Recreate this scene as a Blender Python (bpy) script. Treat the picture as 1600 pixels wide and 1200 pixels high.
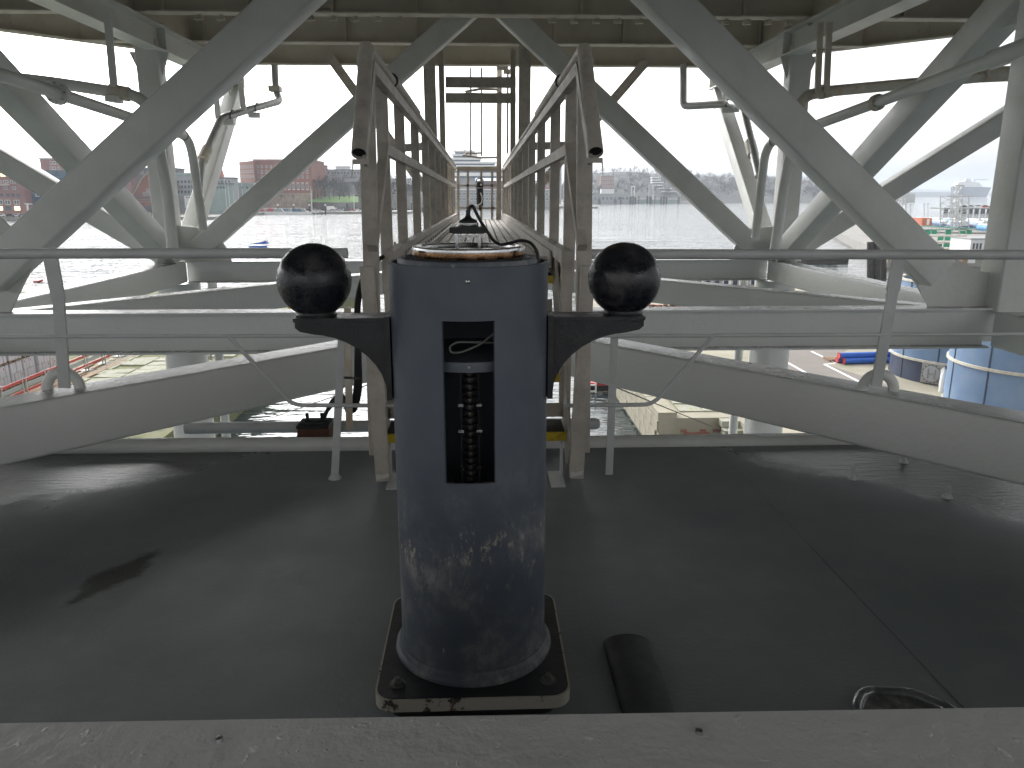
import bpy, math, random
from mathutils import Vector, Matrix
random.seed(7)
for o in list(bpy.data.objects): bpy.data.objects.remove(o)
S = bpy.context.scene
COL = S.collection
R = math.radians
# ------------------------------------------------------------------ camera, sky, sun, exposure
FPX, HOR = 1200.0, 303.0
EYE = Vector((0, 0, 1.37))
PITCH = math.atan((600 - HOR) / FPX)
YAW = math.atan(49 / (FPX * math.cos(PITCH) + (600 - HOR) * math.sin(PITCH)))
cd = bpy.data.cameras.new('camera'); cam = bpy.data.objects.new('camera', cd); COL.objects.link(cam)
cd.sensor_width = 36; cd.lens = 27.0; cd.clip_start = 0.05; cd.clip_end = 20000
cam.location = EYE; cam.rotation_euler = (math.pi / 2 - PITCH, 0, -YAW)
S.camera = cam
W = bpy.data.worlds.new('World'); S.world = W; W.use_nodes = True
SUN_EL, SUN_ROT = R(34), R(-25)
wn = W.node_tree.nodes; wl = W.node_tree.links
sky = wn.new('ShaderNodeTexSky'); sky.sky_type = 'NISHITA'; sky.sun_disc = False
sky.sun_elevation = SUN_EL; sky.sun_rotation = SUN_ROT; sky.air_density = 1.0; sky.dust_density = 4.0; sky.ozone_density = 1.0
hs = wn.new('ShaderNodeHueSaturation'); hs.inputs['Saturation'].default_value = 0.03
bg = wn['Background']; bg.inputs['Strength'].default_value = 0.15
wl.new(sky.outputs[0], hs.inputs['Color']); wl.new(hs.outputs[0], bg.inputs['Color'])
sd = bpy.data.lights.new('sun', 'SUN'); sd.energy = 0.5; sd.angle = R(30); sd.color = (1, 0.98, 0.95)
sun = bpy.data.objects.new('sun', sd); COL.objects.link(sun)
_sv = Vector((math.sin(SUN_ROT) * math.cos(SUN_EL), math.cos(SUN_ROT) * math.cos(SUN_EL), math.sin(SUN_EL)))
sun.rotation_euler = (-_sv).to_track_quat('-Z', 'Y').to_euler()
S.view_settings.view_transform = 'Standard'; S.view_settings.look = 'None'
S.view_settings.gamma = 1; S.view_settings.use_curve_mapping = False
S.view_settings.exposure = 1.2
S.cycles.use_denoising = True
S.cycles.max_bounces = 8; S.cycles.diffuse_bounces = 5; S.cycles.volume_bounces = 1
S.cycles.sample_clamp_indirect = 6
# ------------------------------------------------------------------ photograph lines to places
_f = Vector((math.sin(YAW) * math.cos(PITCH), math.cos(YAW) * math.cos(PITCH), -math.sin(PITCH)))
_r = Vector((math.cos(YAW), -math.sin(YAW), 0)); _u = _r.cross(_f)
def ray(x, y): return _f + _r * ((x - 800) / FPX) + _u * ((600 - y) / FPX)
def PY(x, y, Y): d = ray(x, y); return EYE + d * (Y / d.y)
def PZ(x, y, Z): d = ray(x, y); return EYE + d * ((Z - EYE.z) / d.z)
def PX(x, y, X): d = ray(x, y); return EYE + d * (X / d.x)
V = Vector
# ------------------------------------------------------------------ materials
def nd(nt, t, **kw):
    n = nt.nodes.new(t)
    for k, v in kw.items(): setattr(n, k, v)
    return n
def noise(nt, co, scale, detail=4, rough=0.55, stretch=None):
    n = nd(nt, 'ShaderNodeTexNoise'); n.inputs['Scale'].default_value = scale
    n.inputs['Detail'].default_value = detail; n.inputs['Roughness'].default_value = rough
    if stretch:
        m = nd(nt, 'ShaderNodeMapping'); m.inputs['Scale'].default_value = stretch
        nt.links.new(co, m.inputs['Vector']); co = m.outputs[0]
    nt.links.new(co, n.inputs['Vector']); return n.outputs['Fac']
def ramp(nt, fac, a, b, lo=0.0, hi=1.0):
    m = nd(nt, 'ShaderNodeMapRange'); m.interpolation_type = 'SMOOTHSTEP'
    m.inputs['From Min'].default_value = a; m.inputs['From Max'].default_value = b
    m.inputs['To Min'].default_value = lo; m.inputs['To Max'].default_value = hi
    nt.links.new(fac, m.inputs['Value']); return m.outputs[0]
def mixc(nt, fac, a, b):
    m = nd(nt, 'ShaderNodeMix', data_type='RGBA')
    if isinstance(fac, float): m.inputs[0].default_value = fac
    else: nt.links.new(fac, m.inputs[0])
    for s, v in ((6, a), (7, b)):
        if isinstance(v, tuple): m.inputs[s].default_value = (*v, 1)
        else: nt.links.new(v, m.inputs[s])
    return m.outputs[2]
def math_(nt, op, a, b=None):
    m = nd(nt, 'ShaderNodeMath', operation=op)
    for i, v in enumerate((a, b)):
        if v is None: continue
        if isinstance(v, (int, float)): m.inputs[i].default_value = v
        else: nt.links.new(v, m.inputs[i])
    return m.outputs[0]
def base_mat(name):
    m = bpy.data.materials.new(name); m.use_nodes = True
    nt = m.node_tree; b = nt.nodes['Principled BSDF']
    tc = nd(nt, 'ShaderNodeTexCoord'); return m, nt, b, tc.outputs['Object']
def bump(nt, b, h, strength, dist):
    n = nd(nt, 'ShaderNodeBump'); n.inputs['Strength'].default_value = strength; n.inputs['Distance'].default_value = dist
    nt.links.new(h, n.inputs['Height']); nt.links.new(n.outputs[0], b.inputs['Normal'])
RUST = (0.16, 0.06, 0.025)
def paint(name, col, rough=0.5, var=0.16, scale=3.0, dirt=None, dirt_amt=0.0, rust=0.0, bmp=0.15, bscale=45, metal=0.0, spec=0.5, bdist=0.004):
    m, nt, b, co = base_mat(name)
    d = tuple(c * (1 - var) for c in col); l = tuple(min(1, c * (1 + var)) for c in col)
    c = mixc(nt, ramp(nt, noise(nt, co, scale, 5), 0.3, 0.7), d, l)
    if dirt: c = mixc(nt, math_(nt, 'MULTIPLY', ramp(nt, noise(nt, co, scale * 2.3, 6, 0.7), 0.42, 0.75), dirt_amt), c, dirt)
    if rust: c = mixc(nt, ramp(nt, noise(nt, co, 9, 6, 0.72), 0.80 - rust, 0.84 - rust), c, RUST)
    nt.links.new(c, b.inputs['Base Color'])
    nt.links.new(ramp(nt, noise(nt, co, scale * 4, 3), 0.3, 0.7, rough - 0.08, rough + 0.1), b.inputs['Roughness'])
    b.inputs['Metallic'].default_value = metal; b.inputs['Specular IOR Level'].default_value = spec
    if bmp: bump(nt, b, noise(nt, co, bscale, 4, 0.6), bmp, bdist)
    return m
def emit(name, col, s):
    m, nt, b, co = base_mat(name)
    b.inputs['Base Color'].default_value = (*col, 1); b.inputs['Emission Color'].default_value = (*col, 1); b.inputs['Emission Strength'].default_value = s
    return m
M = {}
M['grey'] = paint('truss_paint', (0.675, 0.685, 0.66), 0.42, 0.07, 1.2, (0.54, 0.52, 0.46), 0.4, 0.075, 0.35, 22, bdist=0.006)
M['rail'] = paint('rail_paint', (0.54, 0.55, 0.55), 0.45, 0.08, 3, (0.36, 0.34, 0.31), 0.3, 0.03, 0.3, 40)
def sill_mat():
    m, nt, b, co = base_mat('sill_paint')
    c = mixc(nt, ramp(nt, noise(nt, co, 2.2, 6, 0.6), 0.25, 0.75), (0.53, 0.53, 0.525), (0.61, 0.61, 0.595))
    c = mixc(nt, math_(nt, 'MULTIPLY', ramp(nt, noise(nt, co, 11, 6, 0.7), 0.58, 0.75), 0.5), c, (0.40, 0.365, 0.32))
    c = mixc(nt, ramp(nt, noise(nt, co, 38, 3, 0.6), 0.72, 0.745), c, (0.70, 0.70, 0.68))
    c = mixc(nt, ramp(nt, noise(nt, co, 27, 3, 0.6), 0.735, 0.75), c, RUST)
    nt.links.new(c, b.inputs['Base Color']); nt.links.new(ramp(nt, noise(nt, co, 7, 4), 0.3, 0.7, 0.34, 0.52), b.inputs['Roughness'])
    h = math_(nt, 'ADD', math_(nt, 'ADD', noise(nt, co, 9, 4, 0.55), math_(nt, 'MULTIPLY', noise(nt, co, 55, 3, 0.6), 0.35)), math_(nt, 'MULTIPLY', ramp(nt, noise(nt, co, 60, 2, 0.5), 0.64, 0.74), 0.16))
    bump(nt, b, h, 0.7, 0.012); return m
M['coam'] = sill_mat()
M['roof'] = paint('roof_paint', (0.53, 0.495, 0.425), 0.6, 0.12, 0.8, (0.40, 0.345, 0.265), 0.55, 0.075, 0.1, 30)
M['roofedge'] = paint('roof_flange_paint', (0.62, 0.58, 0.50), 0.6, 0.12, 2, (0.30, 0.24, 0.18), 0.5, 0.06, 0.1, 30)
M['walk'] = paint('gangway_aluminium', (0.46, 0.42, 0.37), 0.55, 0.13, 5, (0.27, 0.23, 0.19), 0.6, 0.02, 0.25, 60)
M['galv'] = paint('galvanised_pipe', (0.48, 0.49, 0.49), 0.38, 0.10, 6, (0.35, 0.33, 0.30), 0.3, 0.0, 0.1, 50, metal=0.4)
M['rpipe'] = paint('rusty_pipe_paint', (0.58, 0.55, 0.48), 0.55, 0.12, 4, (0.48, 0.34, 0.20), 0.7, 0.10, 0.3, 40)
M['black'] = paint('black_rubber', (0.012, 0.012, 0.014), 0.5, 0.3, 8)
M['iron'] = paint('black_painted_iron', (0.016, 0.017, 0.020), 0.42, 0.25, 6, (0.05, 0.045, 0.04), 0.35, 0.05, 0.35, 70)
M['steel'] = paint('bright_steel', (0.55, 0.55, 0.55), 0.22, 0.08, 6, metal=1.0)
M['bronze'] = paint('bronze_ring', (0.42, 0.24, 0.13), 0.25, 0.2, 9, metal=1.0)
M['brass'] = paint('brass', (0.45, 0.33, 0.14), 0.35, 0.2, 9, metal=1.0)
M['yellow'] = paint('chipped_yellow_paint', (0.62, 0.46, 0.02), 0.5, 0.15, 4, (0.05, 0.045, 0.03), 0.9, 0.05, 0.3, 30)
M['rustbox'] = paint('rusty_box', (0.13, 0.05, 0.028), 0.75, 0.3, 12, (0.05, 0.03, 0.022), 0.8, 0.0, 0.5, 50)
M['wire'] = paint('grey_wire', (0.15, 0.15, 0.14), 0.5)
M['glass'] = paint('dark_glass', (0.02, 0.022, 0.025), 0.06, bmp=0)
M['bronzedark'] = paint('dark_bronze', (0.10, 0.075, 0.045), 0.45, 0.25, 12, metal=0.6)
M['stud'] = paint('dull_bolt_steel', (0.10, 0.10, 0.095), 0.5, 0.2, 12)
M['chip'] = paint('bare_white_chip', (0.60, 0.58, 0.54), 0.7, 0.1, 20)
def sphere_mat():
    m, nt, b, co = base_mat('worn_black_ball')
    n1 = ramp(nt, noise(nt, co, 9, 6, 0.65), 0.50, 0.72)
    c = mixc(nt, n1, (0.011, 0.012, 0.018), (0.065, 0.06, 0.06))
    c = mixc(nt, ramp(nt, noise(nt, co, 7, 5, 0.7), 0.60, 0.72), c, (0.075, 0.045, 0.025))
    nt.links.new(c, b.inputs['Base Color'])
    nt.links.new(ramp(nt, noise(nt, co, 14, 5, 0.7), 0.35, 0.65, 0.15, 0.46), b.inputs['Roughness'])
    bump(nt, b, noise(nt, co, 26, 5, 0.6), 0.4, 0.006); return m
M['ball'] = sphere_mat()
def binnacle_mat():
    m, nt, b, co = base_mat('slate_blue_paint')
    c = mixc(nt, ramp(nt, noise(nt, co, 5, 6, 0.6), 0.3, 0.7), (0.080, 0.094, 0.120), (0.105, 0.119, 0.145))
    sep = nd(nt, 'ShaderNodeSeparateXYZ'); nt.links.new(co, sep.inputs[0]); z = sep.outputs[2]
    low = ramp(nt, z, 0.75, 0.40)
    pale = math_(nt, 'MULTIPLY', low, math_(nt, 'MULTIPLY', ramp(nt, noise(nt, co, 5.0, 6, 0.6), 0.44, 0.72), ramp(nt, noise(nt, co, 34, 7, 0.75, (1, 1, 0.5)), 0.36, 0.64)))  # pale scuffs, strengthened low down to brighten the shaded foot of the pedestal
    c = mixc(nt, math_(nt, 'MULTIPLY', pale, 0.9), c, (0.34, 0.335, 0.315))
    band = math_(nt, 'MULTIPLY', ramp(nt, z, 0.30, 0.46), ramp(nt, z, 0.56, 0.47))
    scr = math_(nt, 'MULTIPLY', ramp(nt, noise(nt, co, 46, 7, 0.75, (1, 1, 0.45)), 0.52, 0.60), ramp(nt, noise(nt, co, 9, 3, 0.6), 0.40, 0.58))
    c = mixc(nt, math_(nt, 'MULTIPLY', math_(nt, 'MULTIPLY', band, scr), 0.9), c, (0.52, 0.46, 0.39))
    spk = math_(nt, 'MULTIPLY', ramp(nt, z, 0.9, 0.5), ramp(nt, noise(nt, co, 45, 4, 0.7, (1, 1, 0.4)), 0.68, 0.72))
    c = mixc(nt, math_(nt, 'MULTIPLY', spk, 0.8), c, (0.34, 0.30, 0.25))
    nt.links.new(c, b.inputs['Base Color'])
    nt.links.new(ramp(nt, noise(nt, co, 12, 4), 0.3, 0.7, 0.42, 0.58), b.inputs['Roughness'])
    bump(nt, b, noise(nt, co, 80, 4, 0.6), 0.15, 0.002); return m
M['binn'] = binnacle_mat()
def chipped(name, base, chip, thr):
    m, nt, b, co = base_mat(name)
    c = mixc(nt, ramp(nt, noise(nt, co, 16, 6, 0.7), thr, thr + 0.05), chip, base)
    c = mixc(nt, ramp(nt, noise(nt, co, 30, 5, 0.7), 0.66, 0.70), c, RUST)
    nt.links.new(c, b.inputs['Base Color']); b.inputs['Roughness'].default_value = 0.55
    bump(nt, b, noise(nt, co, 50, 4, 0.6), 0.25, 0.003); return m
M['plateedge'] = chipped('chipped_white_edge', (0.05, 0.045, 0.04), (0.50, 0.46, 0.40), 0.55)
def deck_mat():
    m, nt, b, co = base_mat('deck_paint')
    sep = nd(nt, 'ShaderNodeSeparateXYZ'); nt.links.new(co, sep.inputs[0])
    c = mixc(nt, ramp(nt, noise(nt, co, 1.6, 6, 0.62), 0.3, 0.72), (0.172, 0.192, 0.208), (0.212, 0.222, 0.236))
    c = mixc(nt, math_(nt, 'MULTIPLY', ramp(nt, noise(nt, co, 5, 7, 0.7), 0.50, 0.75), 0.35), c, (0.27, 0.265, 0.255))
    # dark oily streak with a shape of its own
    mp = nd(nt, 'ShaderNodeMapping'); mp.inputs['Location'].default_value = (1.36, -2.64, 0); nt.links.new(co, mp.inputs[0])
    sp = nd(nt, 'ShaderNodeSeparateXYZ'); nt.links.new(mp.outputs[0], sp.inputs[0])
    wob = math_(nt, 'MULTIPLY', math_(nt, 'SUBTRACT', noise(nt, co, 14, 5, 0.7), 0.5), 0.22)
    dx = math_(nt, 'SUBTRACT', sp.outputs[0], math_(nt, 'MULTIPLY', sp.outputs[1], 0.35))
    rr = math_(nt, 'ADD', math_(nt, 'ADD', math_(nt, 'MULTIPLY', math_(nt, 'ABSOLUTE', dx), 1.6), math_(nt, 'MULTIPLY', math_(nt, 'ABSOLUTE', sp.outputs[1]), 0.75)), wob)
    c = mixc(nt, ramp(nt, rr, 0.20, 0.10), c, (0.040, 0.040, 0.036))
    wsum = math_(nt, 'ADD', math_(nt, 'ADD', math_(nt, 'ABSOLUTE', sep.outputs[0]), sep.outputs[1]), math_(nt, 'MULTIPLY', math_(nt, 'SUBTRACT', noise(nt, co, 1.7, 6, 0.62), 0.5), 1.5))
    wet = ramp(nt, wsum, 5.12, 5.55)
    c = mixc(nt, wet, c, (0.085, 0.09, 0.095))
    nt.links.new(c, b.inputs['Base Color'])
    dry = ramp(nt, noise(nt, co, 4, 5), 0.3, 0.7, 0.44, 0.56)
    mr = nd(nt, 'ShaderNodeMix', data_type='FLOAT'); nt.links.new(wet, mr.inputs[0]); nt.links.new(dry, mr.inputs[2]); mr.inputs[3].default_value = 0.06
    nt.links.new(mr.outputs[0], b.inputs['Roughness'])
    h = math_(nt, 'ADD', math_(nt, 'MULTIPLY', noise(nt, co, 60, 5, 0.65), 0.5), math_(nt, 'MULTIPLY', wet, math_(nt, 'MULTIPLY', math_(nt, 'SUBTRACT', noise(nt, co, 26, 4, 0.6, (0.25, 1.3, 1)), 0.5), 0.8)))
    bump(nt, b, h, 0.45, 0.010); return m
M['deck'] = deck_mat()
def wet_beam():
    m, nt, b, co = base_mat('wet_truss_paint')
    g = nd(nt, 'ShaderNodeNewGeometry'); sp = nd(nt, 'ShaderNodeSeparateXYZ'); nt.links.new(g.outputs['True Normal'], sp.inputs[0])
    wet = math_(nt, 'MULTIPLY', ramp(nt, sp.outputs[2], 0.8, 0.95), ramp(nt, noise(nt, co, 2.2, 5, 0.65), 0.30, 0.55))
    c = mixc(nt, ramp(nt, noise(nt, co, 1.2, 5), 0.3, 0.7), (0.66, 0.67, 0.655), (0.70, 0.705, 0.685))
    c = mixc(nt, ramp(nt, noise(nt, co, 9, 6, 0.72), 0.725, 0.76), c, RUST)
    c = mixc(nt, ramp(nt, noise(nt, co, 13, 3, 0.6), 0.735, 0.75), c, (0.52, 0.52, 0.50))
    c = mixc(nt, math_(nt, 'MULTIPLY', wet, 0.8), c, (0.33, 0.335, 0.34))
    nt.links.new(c, b.inputs['Base Color'])
    mr = nd(nt, 'ShaderNodeMix', data_type='FLOAT'); nt.links.new(wet, mr.inputs[0]); mr.inputs[2].default_value = 0.44; mr.inputs[3].default_value = 0.24
    nt.links.new(mr.outputs[0], b.inputs['Roughness'])
    bump(nt, b, math_(nt, 'ADD', noise(nt, co, 24, 5, 0.65), math_(nt, 'MULTIPLY', wet, math_(nt, 'MULTIPLY', noise(nt, co, 45, 5, 0.7, (0.35, 1.5, 1)), 1.3))), 0.5, 0.010); return m
M['wet'] = wet_beam()
def water_mat():
    m, nt, b, co = base_mat('harbour_water')
    b.inputs['Base Color'].default_value = (0.030, 0.042, 0.045, 1); b.inputs['IOR'].default_value = 1.33
    b.inputs['Roughness'].default_value = 0.06
    a = noise(nt, co, 0.15, 4, 0.6, (0.40, 1.6, 1)); c = noise(nt, co, 0.05, 3, 0.5, (0.5, 1.6, 1)); e = noise(nt, co, 1.0, 3, 0.5, (0.6, 1.3, 1))
    sx = nd(nt, 'ShaderNodeSeparateXYZ'); nt.links.new(co, sx.inputs[0])
    near = ramp(nt, sx.outputs[1], 55, 130, 0.22, 1.0)
    calm = ramp(nt, math_(nt, 'ADD', sx.outputs[0], math_(nt, 'MULTIPLY', math_(nt, 'SUBTRACT', noise(nt, co, 0.006, 3, 0.5), 0.5), 240)), 60, -60, 0.18, 1.0)
    calm = math_(nt, 'MULTIPLY', calm, near)
    h = math_(nt, 'MULTIPLY', math_(nt, 'ADD', math_(nt, 'ADD', a, math_(nt, 'MULTIPLY', c, 1.2)), math_(nt, 'MULTIPLY', e, 0.25)), calm)
    bump(nt, b, h, 1.0, 2.6); return m
M['water'] = water_mat()
# background materials
M['conc'] = paint('concrete', (0.29, 0.28, 0.26), 0.85, 0.12, 0.6, (0.25, 0.24, 0.2), 0.6, bmp=0.2, bscale=6)
M['quay'] = paint('quay_stone', (0.33, 0.30, 0.235), 0.85, 0.15, 0.5, (0.24, 0.25, 0.15), 0.7, bmp=0.3, bscale=5)
M['slab'] = paint('mossy_slab', (0.36, 0.35, 0.295), 0.9, 0.12, 0.8, (0.19, 0.24, 0.07), 0.8, bmp=0.2, bscale=6)
M['moss'] = paint('grassy_earth', (0.13, 0.14, 0.06), 0.95, 0.35, 0.9, (0.22, 0.19, 0.13), 0.8, bmp=0.3, bscale=5)
M['asph'] = paint('asphalt_road', (0.22, 0.195, 0.175), 0.9, 0.08, 0.4, (0.18, 0.165, 0.145), 0.5, bmp=0.1, bscale=8)
M['white'] = paint('white_paint', (0.78, 0.78, 0.77), 0.6, 0.04, 1)
M['blueT'] = paint('blue_tank_paint', (0.13, 0.21, 0.34), 0.5, 0.12, 0.25, (0.20, 0.26, 0.33), 0.6, 0.02, 0.1, 4)
M['navy'] = paint('dark_navy_paint', (0.035, 0.045, 0.08), 0.5, 0.15, 0.6)
M['cream'] = paint('cream_band', (0.52, 0.50, 0.42), 0.6, 0.1, 1, RUST, 0.4)
M['blue'] = paint('blue_plastic', (0.04, 0.14, 0.52), 0.4, 0.1, 2)
M['bluetarp'] = paint('blue_tarp', (0.05, 0.27, 0.60), 0.5, 0.15, 0.6)
M['red'] = paint('red_paint', (0.45, 0.06, 0.055), 0.5, 0.1, 2)
M['orange'] = paint('orange_container', (0.55, 0.16, 0.08), 0.6, 0.1, 1)
M['green'] = paint('green_net', (0.03, 0.36, 0.20), 0.7, 0.25, 0.4)
M['wood'] = paint('timber', (0.30, 0.205, 0.125), 0.8, 0.2, 2)
M['dkwood'] = paint('dark_wet_timber', (0.05, 0.045, 0.04), 0.8, 0.3, 1)
M['brick'] = paint('red_brick', (0.25, 0.125, 0.095), 0.9, 0.12, 0.12)
M['brick2'] = paint('plum_brick', (0.30, 0.165, 0.155), 0.9, 0.10, 0.12)
M['brick3'] = paint('orange_red_brick', (0.27, 0.115, 0.085), 0.9, 0.10, 0.12)
M['stone'] = paint('rough_sandstone', (0.34, 0.26, 0.20), 0.9, 0.2, 0.3)
M['slate'] = paint('slate_roof', (0.15, 0.145, 0.16), 0.8, 0.1, 0.2)
M['tile'] = paint('red_tile_roof', (0.45, 0.13, 0.075), 0.8, 0.1, 0.2)
M['bluegl'] = paint('blue_glass_facade', (0.085, 0.15, 0.21), 0.25, 0.15, 0.2)
M['bluebd'] = paint('blue_spandrel', (0.03, 0.075, 0.16), 0.4, 0.1, 0.2)
M['palegr'] = paint('pale_green_facade', (0.26, 0.33, 0.315), 0.7, 0.1, 0.2)
M['palegrey'] = paint('pale_grey_facade', (0.34, 0.35, 0.36), 0.7, 0.06, 0.2)
M['pane'] = paint('window_pane', (0.10, 0.12, 0.14), 0.2, 0.2, 0.3, bmp=0)
M['wframe'] = paint('white_window_frame', (0.66, 0.65, 0.62), 0.6, 0.05, 0.3, bmp=0)
M['lit'] = emit('lit_window', (1.0, 0.80, 0.42), 1.1)
M['hill'] = paint('hill_earth', (0.055, 0.055, 0.048), 0.95, 0.3, 0.02)
M['lawn'] = paint('lawn_grass', (0.13, 0.24, 0.06), 0.95, 0.2, 0.1)
M['bark'] = paint('bark', (0.085, 0.07, 0.058), 0.9, 0.2, 1)
M['twig'] = paint('bare_twigs', (0.060, 0.055, 0.052), 0.95, 0.25, 0.15)
M['twig2'] = paint('reddish_bare_twigs', (0.085, 0.062, 0.052), 0.95, 0.25, 0.15)
M['ever'] = paint('evergreen_needles', (0.022, 0.036, 0.028), 0.9, 0.3, 0.3)
M['shipblue'] = paint('ferry_hull_blue', (0.02, 0.05, 0.12), 0.5, 0.05, 0.05)
M['pack'] = paint('white_foil_package', (0.50, 0.50, 0.53), 0.4, 0.08, 1.5)
M['car_d'] = paint('dark_car_paint', (0.03, 0.035, 0.045), 0.25, 0.1, 1, bmp=0)
M['car_w'] = paint('white_car_paint', (0.75, 0.75, 0.76), 0.3, 0.05, 1, bmp=0)
M['car_s'] = paint('silver_car_paint', (0.40, 0.42, 0.45), 0.3, 0.05, 1, bmp=0)
M['car_r'] = paint('red_car_paint', (0.45, 0.05, 0.04), 0.3, 0.05, 1, bmp=0)
# ------------------------------------------------------------------ mesh building
class MB:
    def __init__(s): s.v = []; s.f = []
    def add(s, vs, fs):
        n = len(s.v); s.v += [V(p) for p in vs]; s.f += [tuple(i + n for i in f) for f in fs]; return s
    def box(s, a, b):
        x0, y0, z0 = (min(a[i], b[i]) for i in range(3)); x1, y1, z1 = (max(a[i], b[i]) for i in range(3))
        return s.add([(x0,y0,z0),(x1,y0,z0),(x1,y1,z0),(x0,y1,z0),(x0,y0,z1),(x1,y0,z1),(x1,y1,z1),(x0,y1,z1)],
                     [(0,3,2,1),(4,5,6,7),(0,1,5,4),(1,2,6,5),(2,3,7,6),(3,0,4,7)])
    def cbox(s, c, sz, rot=0):
        c = V(c); h = V(sz) / 2; m = Matrix.Rotation(rot, 3, 'Z')
        vs = [c + m @ V((h.x*i, h.y*j, h.z*k)) for k in (-1,1) for i, j in ((-1,-1),(1,-1),(1,1),(-1,1))]
        return s.add(vs, [(0,3,2,1),(4,5,6,7),(0,1,5,4),(1,2,6,5),(2,3,7,6),(3,0,4,7)])
    def sweep(s, prof, p0, p1, side):
        p0, p1 = V(p0), V(p1); a = (p1 - p0).normalized(); sd = V(side); sd = (sd - a * sd.dot(a)).normalized(); up = sd.cross(a)
        n = len(prof); vs = [p + sd * x + up * y for p in (p0, p1) for x, y in prof]
        return s.add(vs, [(i, (i+1) % n, n + (i+1) % n, n + i) for i in range(n)] + [tuple(range(n))[::-1], tuple(range(n, 2*n))])
    def beam(s, p0, p1, w, h, side, r=0.0):
        if r <= 0: pr = [(-w/2,-h/2),(w/2,-h/2),(w/2,h/2),(-w/2,h/2)]
        else:
            pr = []
            for cx, cy, a0 in ((w/2-r,-h/2+r,-90),(w/2-r,h/2-r,0),(-w/2+r,h/2-r,90),(-w/2+r,-h/2+r,180)):
                for k in range(4): a = R(a0 + 30*k); pr.append((cx + r*math.cos(a), cy + r*math.sin(a)))
        return s.sweep(pr, p0, p1, side)
    def ibeam(s, p0, p1, w, h, side, tw=0.012, tf=0.016):
        a, b, c, d = w/2, h/2, tw/2, h/2 - tf
        return s.sweep([(-a,-b),(a,-b),(a,-d),(c,-d),(c,d),(a,d),(a,b),(-a,b),(-a,d),(-c,d),(-c,-d),(-a,-d)], p0, p1, side)
    def tube(s, pts, r, n=12, fillet=0.0, caps=True, seg=5):
        pts = [V(p) for p in pts]
        if fillet > 0 and len(pts) > 2:
            out = [pts[0]]
            for i in range(1, len(pts) - 1):
                a, b, c = pts[i-1], pts[i], pts[i+1]; u, w = (a-b), (c-b); lu, lw = u.length, w.length
                d = min(fillet, lu*0.49, lw*0.49); q0, q1 = b + u/lu*d, b + w/lw*d
                for k in range(seg + 1):
                    t = k / seg; out.append(q0*(1-t)**2 + b*2*t*(1-t) + q1*t*t)
            out.append(pts[-1]); pts = out
        t0 = (pts[1]-pts[0]).normalized(); nrm = t0.orthogonal().normalized(); base = len(s.v); pt = t0; rr = r if isinstance(r, (list, tuple)) else None
        for i, p in enumerate(pts):
            t = (pts[min(i+1, len(pts)-1)] - pts[max(i-1, 0)]).normalized()
            q = pt.rotation_difference(t); nrm = q @ nrm; pt = t; bi = t.cross(nrm); ri = rr[min(i, len(rr)-1)] if rr else r
            for k in range(n): a = 2*math.pi*k/n; s.v.append(p + nrm*math.cos(a)*ri + bi*math.sin(a)*ri)
        for i in range(len(pts)-1):
            for k in range(n): s.f.append((base+i*n+k, base+i*n+(k+1)%n, base+(i+1)*n+(k+1)%n, base+(i+1)*n+k))
        if caps:
            s.f.append(tuple(base+k for k in range(n))[::-1]); s.f.append(tuple(base+(len(pts)-1)*n+k for k in range(n)))
        return s
    def lathe(s, prof, c, n=32, closed=False, axis='Z'):
        c = V(c); base = len(s.v); m = len(prof)
        for k in range(n):
            a = 2*math.pi*k/n
            for r, z in prof:
                d = V((r*math.cos(a), r*math.sin(a), z))
                if axis == 'Y': d = V((d.x, d.z, d.y))
                if axis == 'X': d = V((d.z, d.x, d.y))
                s.v.append(c + d)
        rng = m if closed else m - 1
        for k in range(n):
            for j in range(rng):
                s.f.append((base+k*m+j, base+((k+1)%n)*m+j, base+((k+1)%n)*m+(j+1)%m, base+k*m+(j+1)%m))
        return s
    def prism(s, poly, off):
        n = len(poly); poly = [V(p) for p in poly]; off = V(off)
        return s.add(poly + [p + off for p in poly], [tuple(range(n))[::-1], tuple(range(n, 2*n))] + [(i, (i+1)%n, n+(i+1)%n, n+i) for i in range(n)])
    def mesh(s, name, mats, base=(0,0,0), ang=38):
        me = bpy.data.meshes.new(name); b = V(base)
        me.from_pydata([tuple(p - b) for p in s.v], [], s.f)
        for m in (mats if isinstance(mats, list) else [mats]): me.materials.append(m)
        me.shade_smooth(); me.set_sharp_from_angle(angle=R(ang)); me.update(); return me
def link(o, parent=None):
    COL.objects.link(o)
    if parent: o.parent = parent
    return o
def tag(o, label, cat, group=None, kind=None):
    if label: o['label'] = label
    if cat: o['category'] = cat
    if group: o['group'] = group
    if kind: o['kind'] = kind
    return o
class Thing:
    """an Empty at the thing's base; parts are meshes relative to it"""
    def __init__(s, name, label, cat, base, group=None):
        s.base = V(base); s.e = bpy.data.objects.new(name, None); s.e.location = s.base; s.e.empty_display_size = 0.2; link(s.e); tag(s.e, label, cat, group)
    def part(s, name, mb, mat, under=None, label=None, kind=None):
        o = bpy.data.objects.new(name, mb.mesh(name, mat, s.base)); link(o, under or s.e)
        if label: o['label'] = label
        if kind: o['kind'] = kind
        return o
    def rep(s, name, me, loc, under=None, rot=None):
        o = bpy.data.objects.new(name, me); o.location = V(loc) - s.base; link(o, under or s.e)
        if rot is not None: o.rotation_euler = rot
        return o
def solo(name, mb, mat, label, cat, base, group=None):
    o = bpy.data.objects.new(name, mb.mesh(name, mat, base)); o.location = base; link(o); return tag(o, label, cat, group)
def struct(name, mb, mat, base=(0,0,0), parent=None, kind='structure'):
    o = bpy.data.objects.new(name, mb.mesh(name, mat, base)); o.location = base; link(o, parent); o['kind'] = kind; return o
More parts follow.
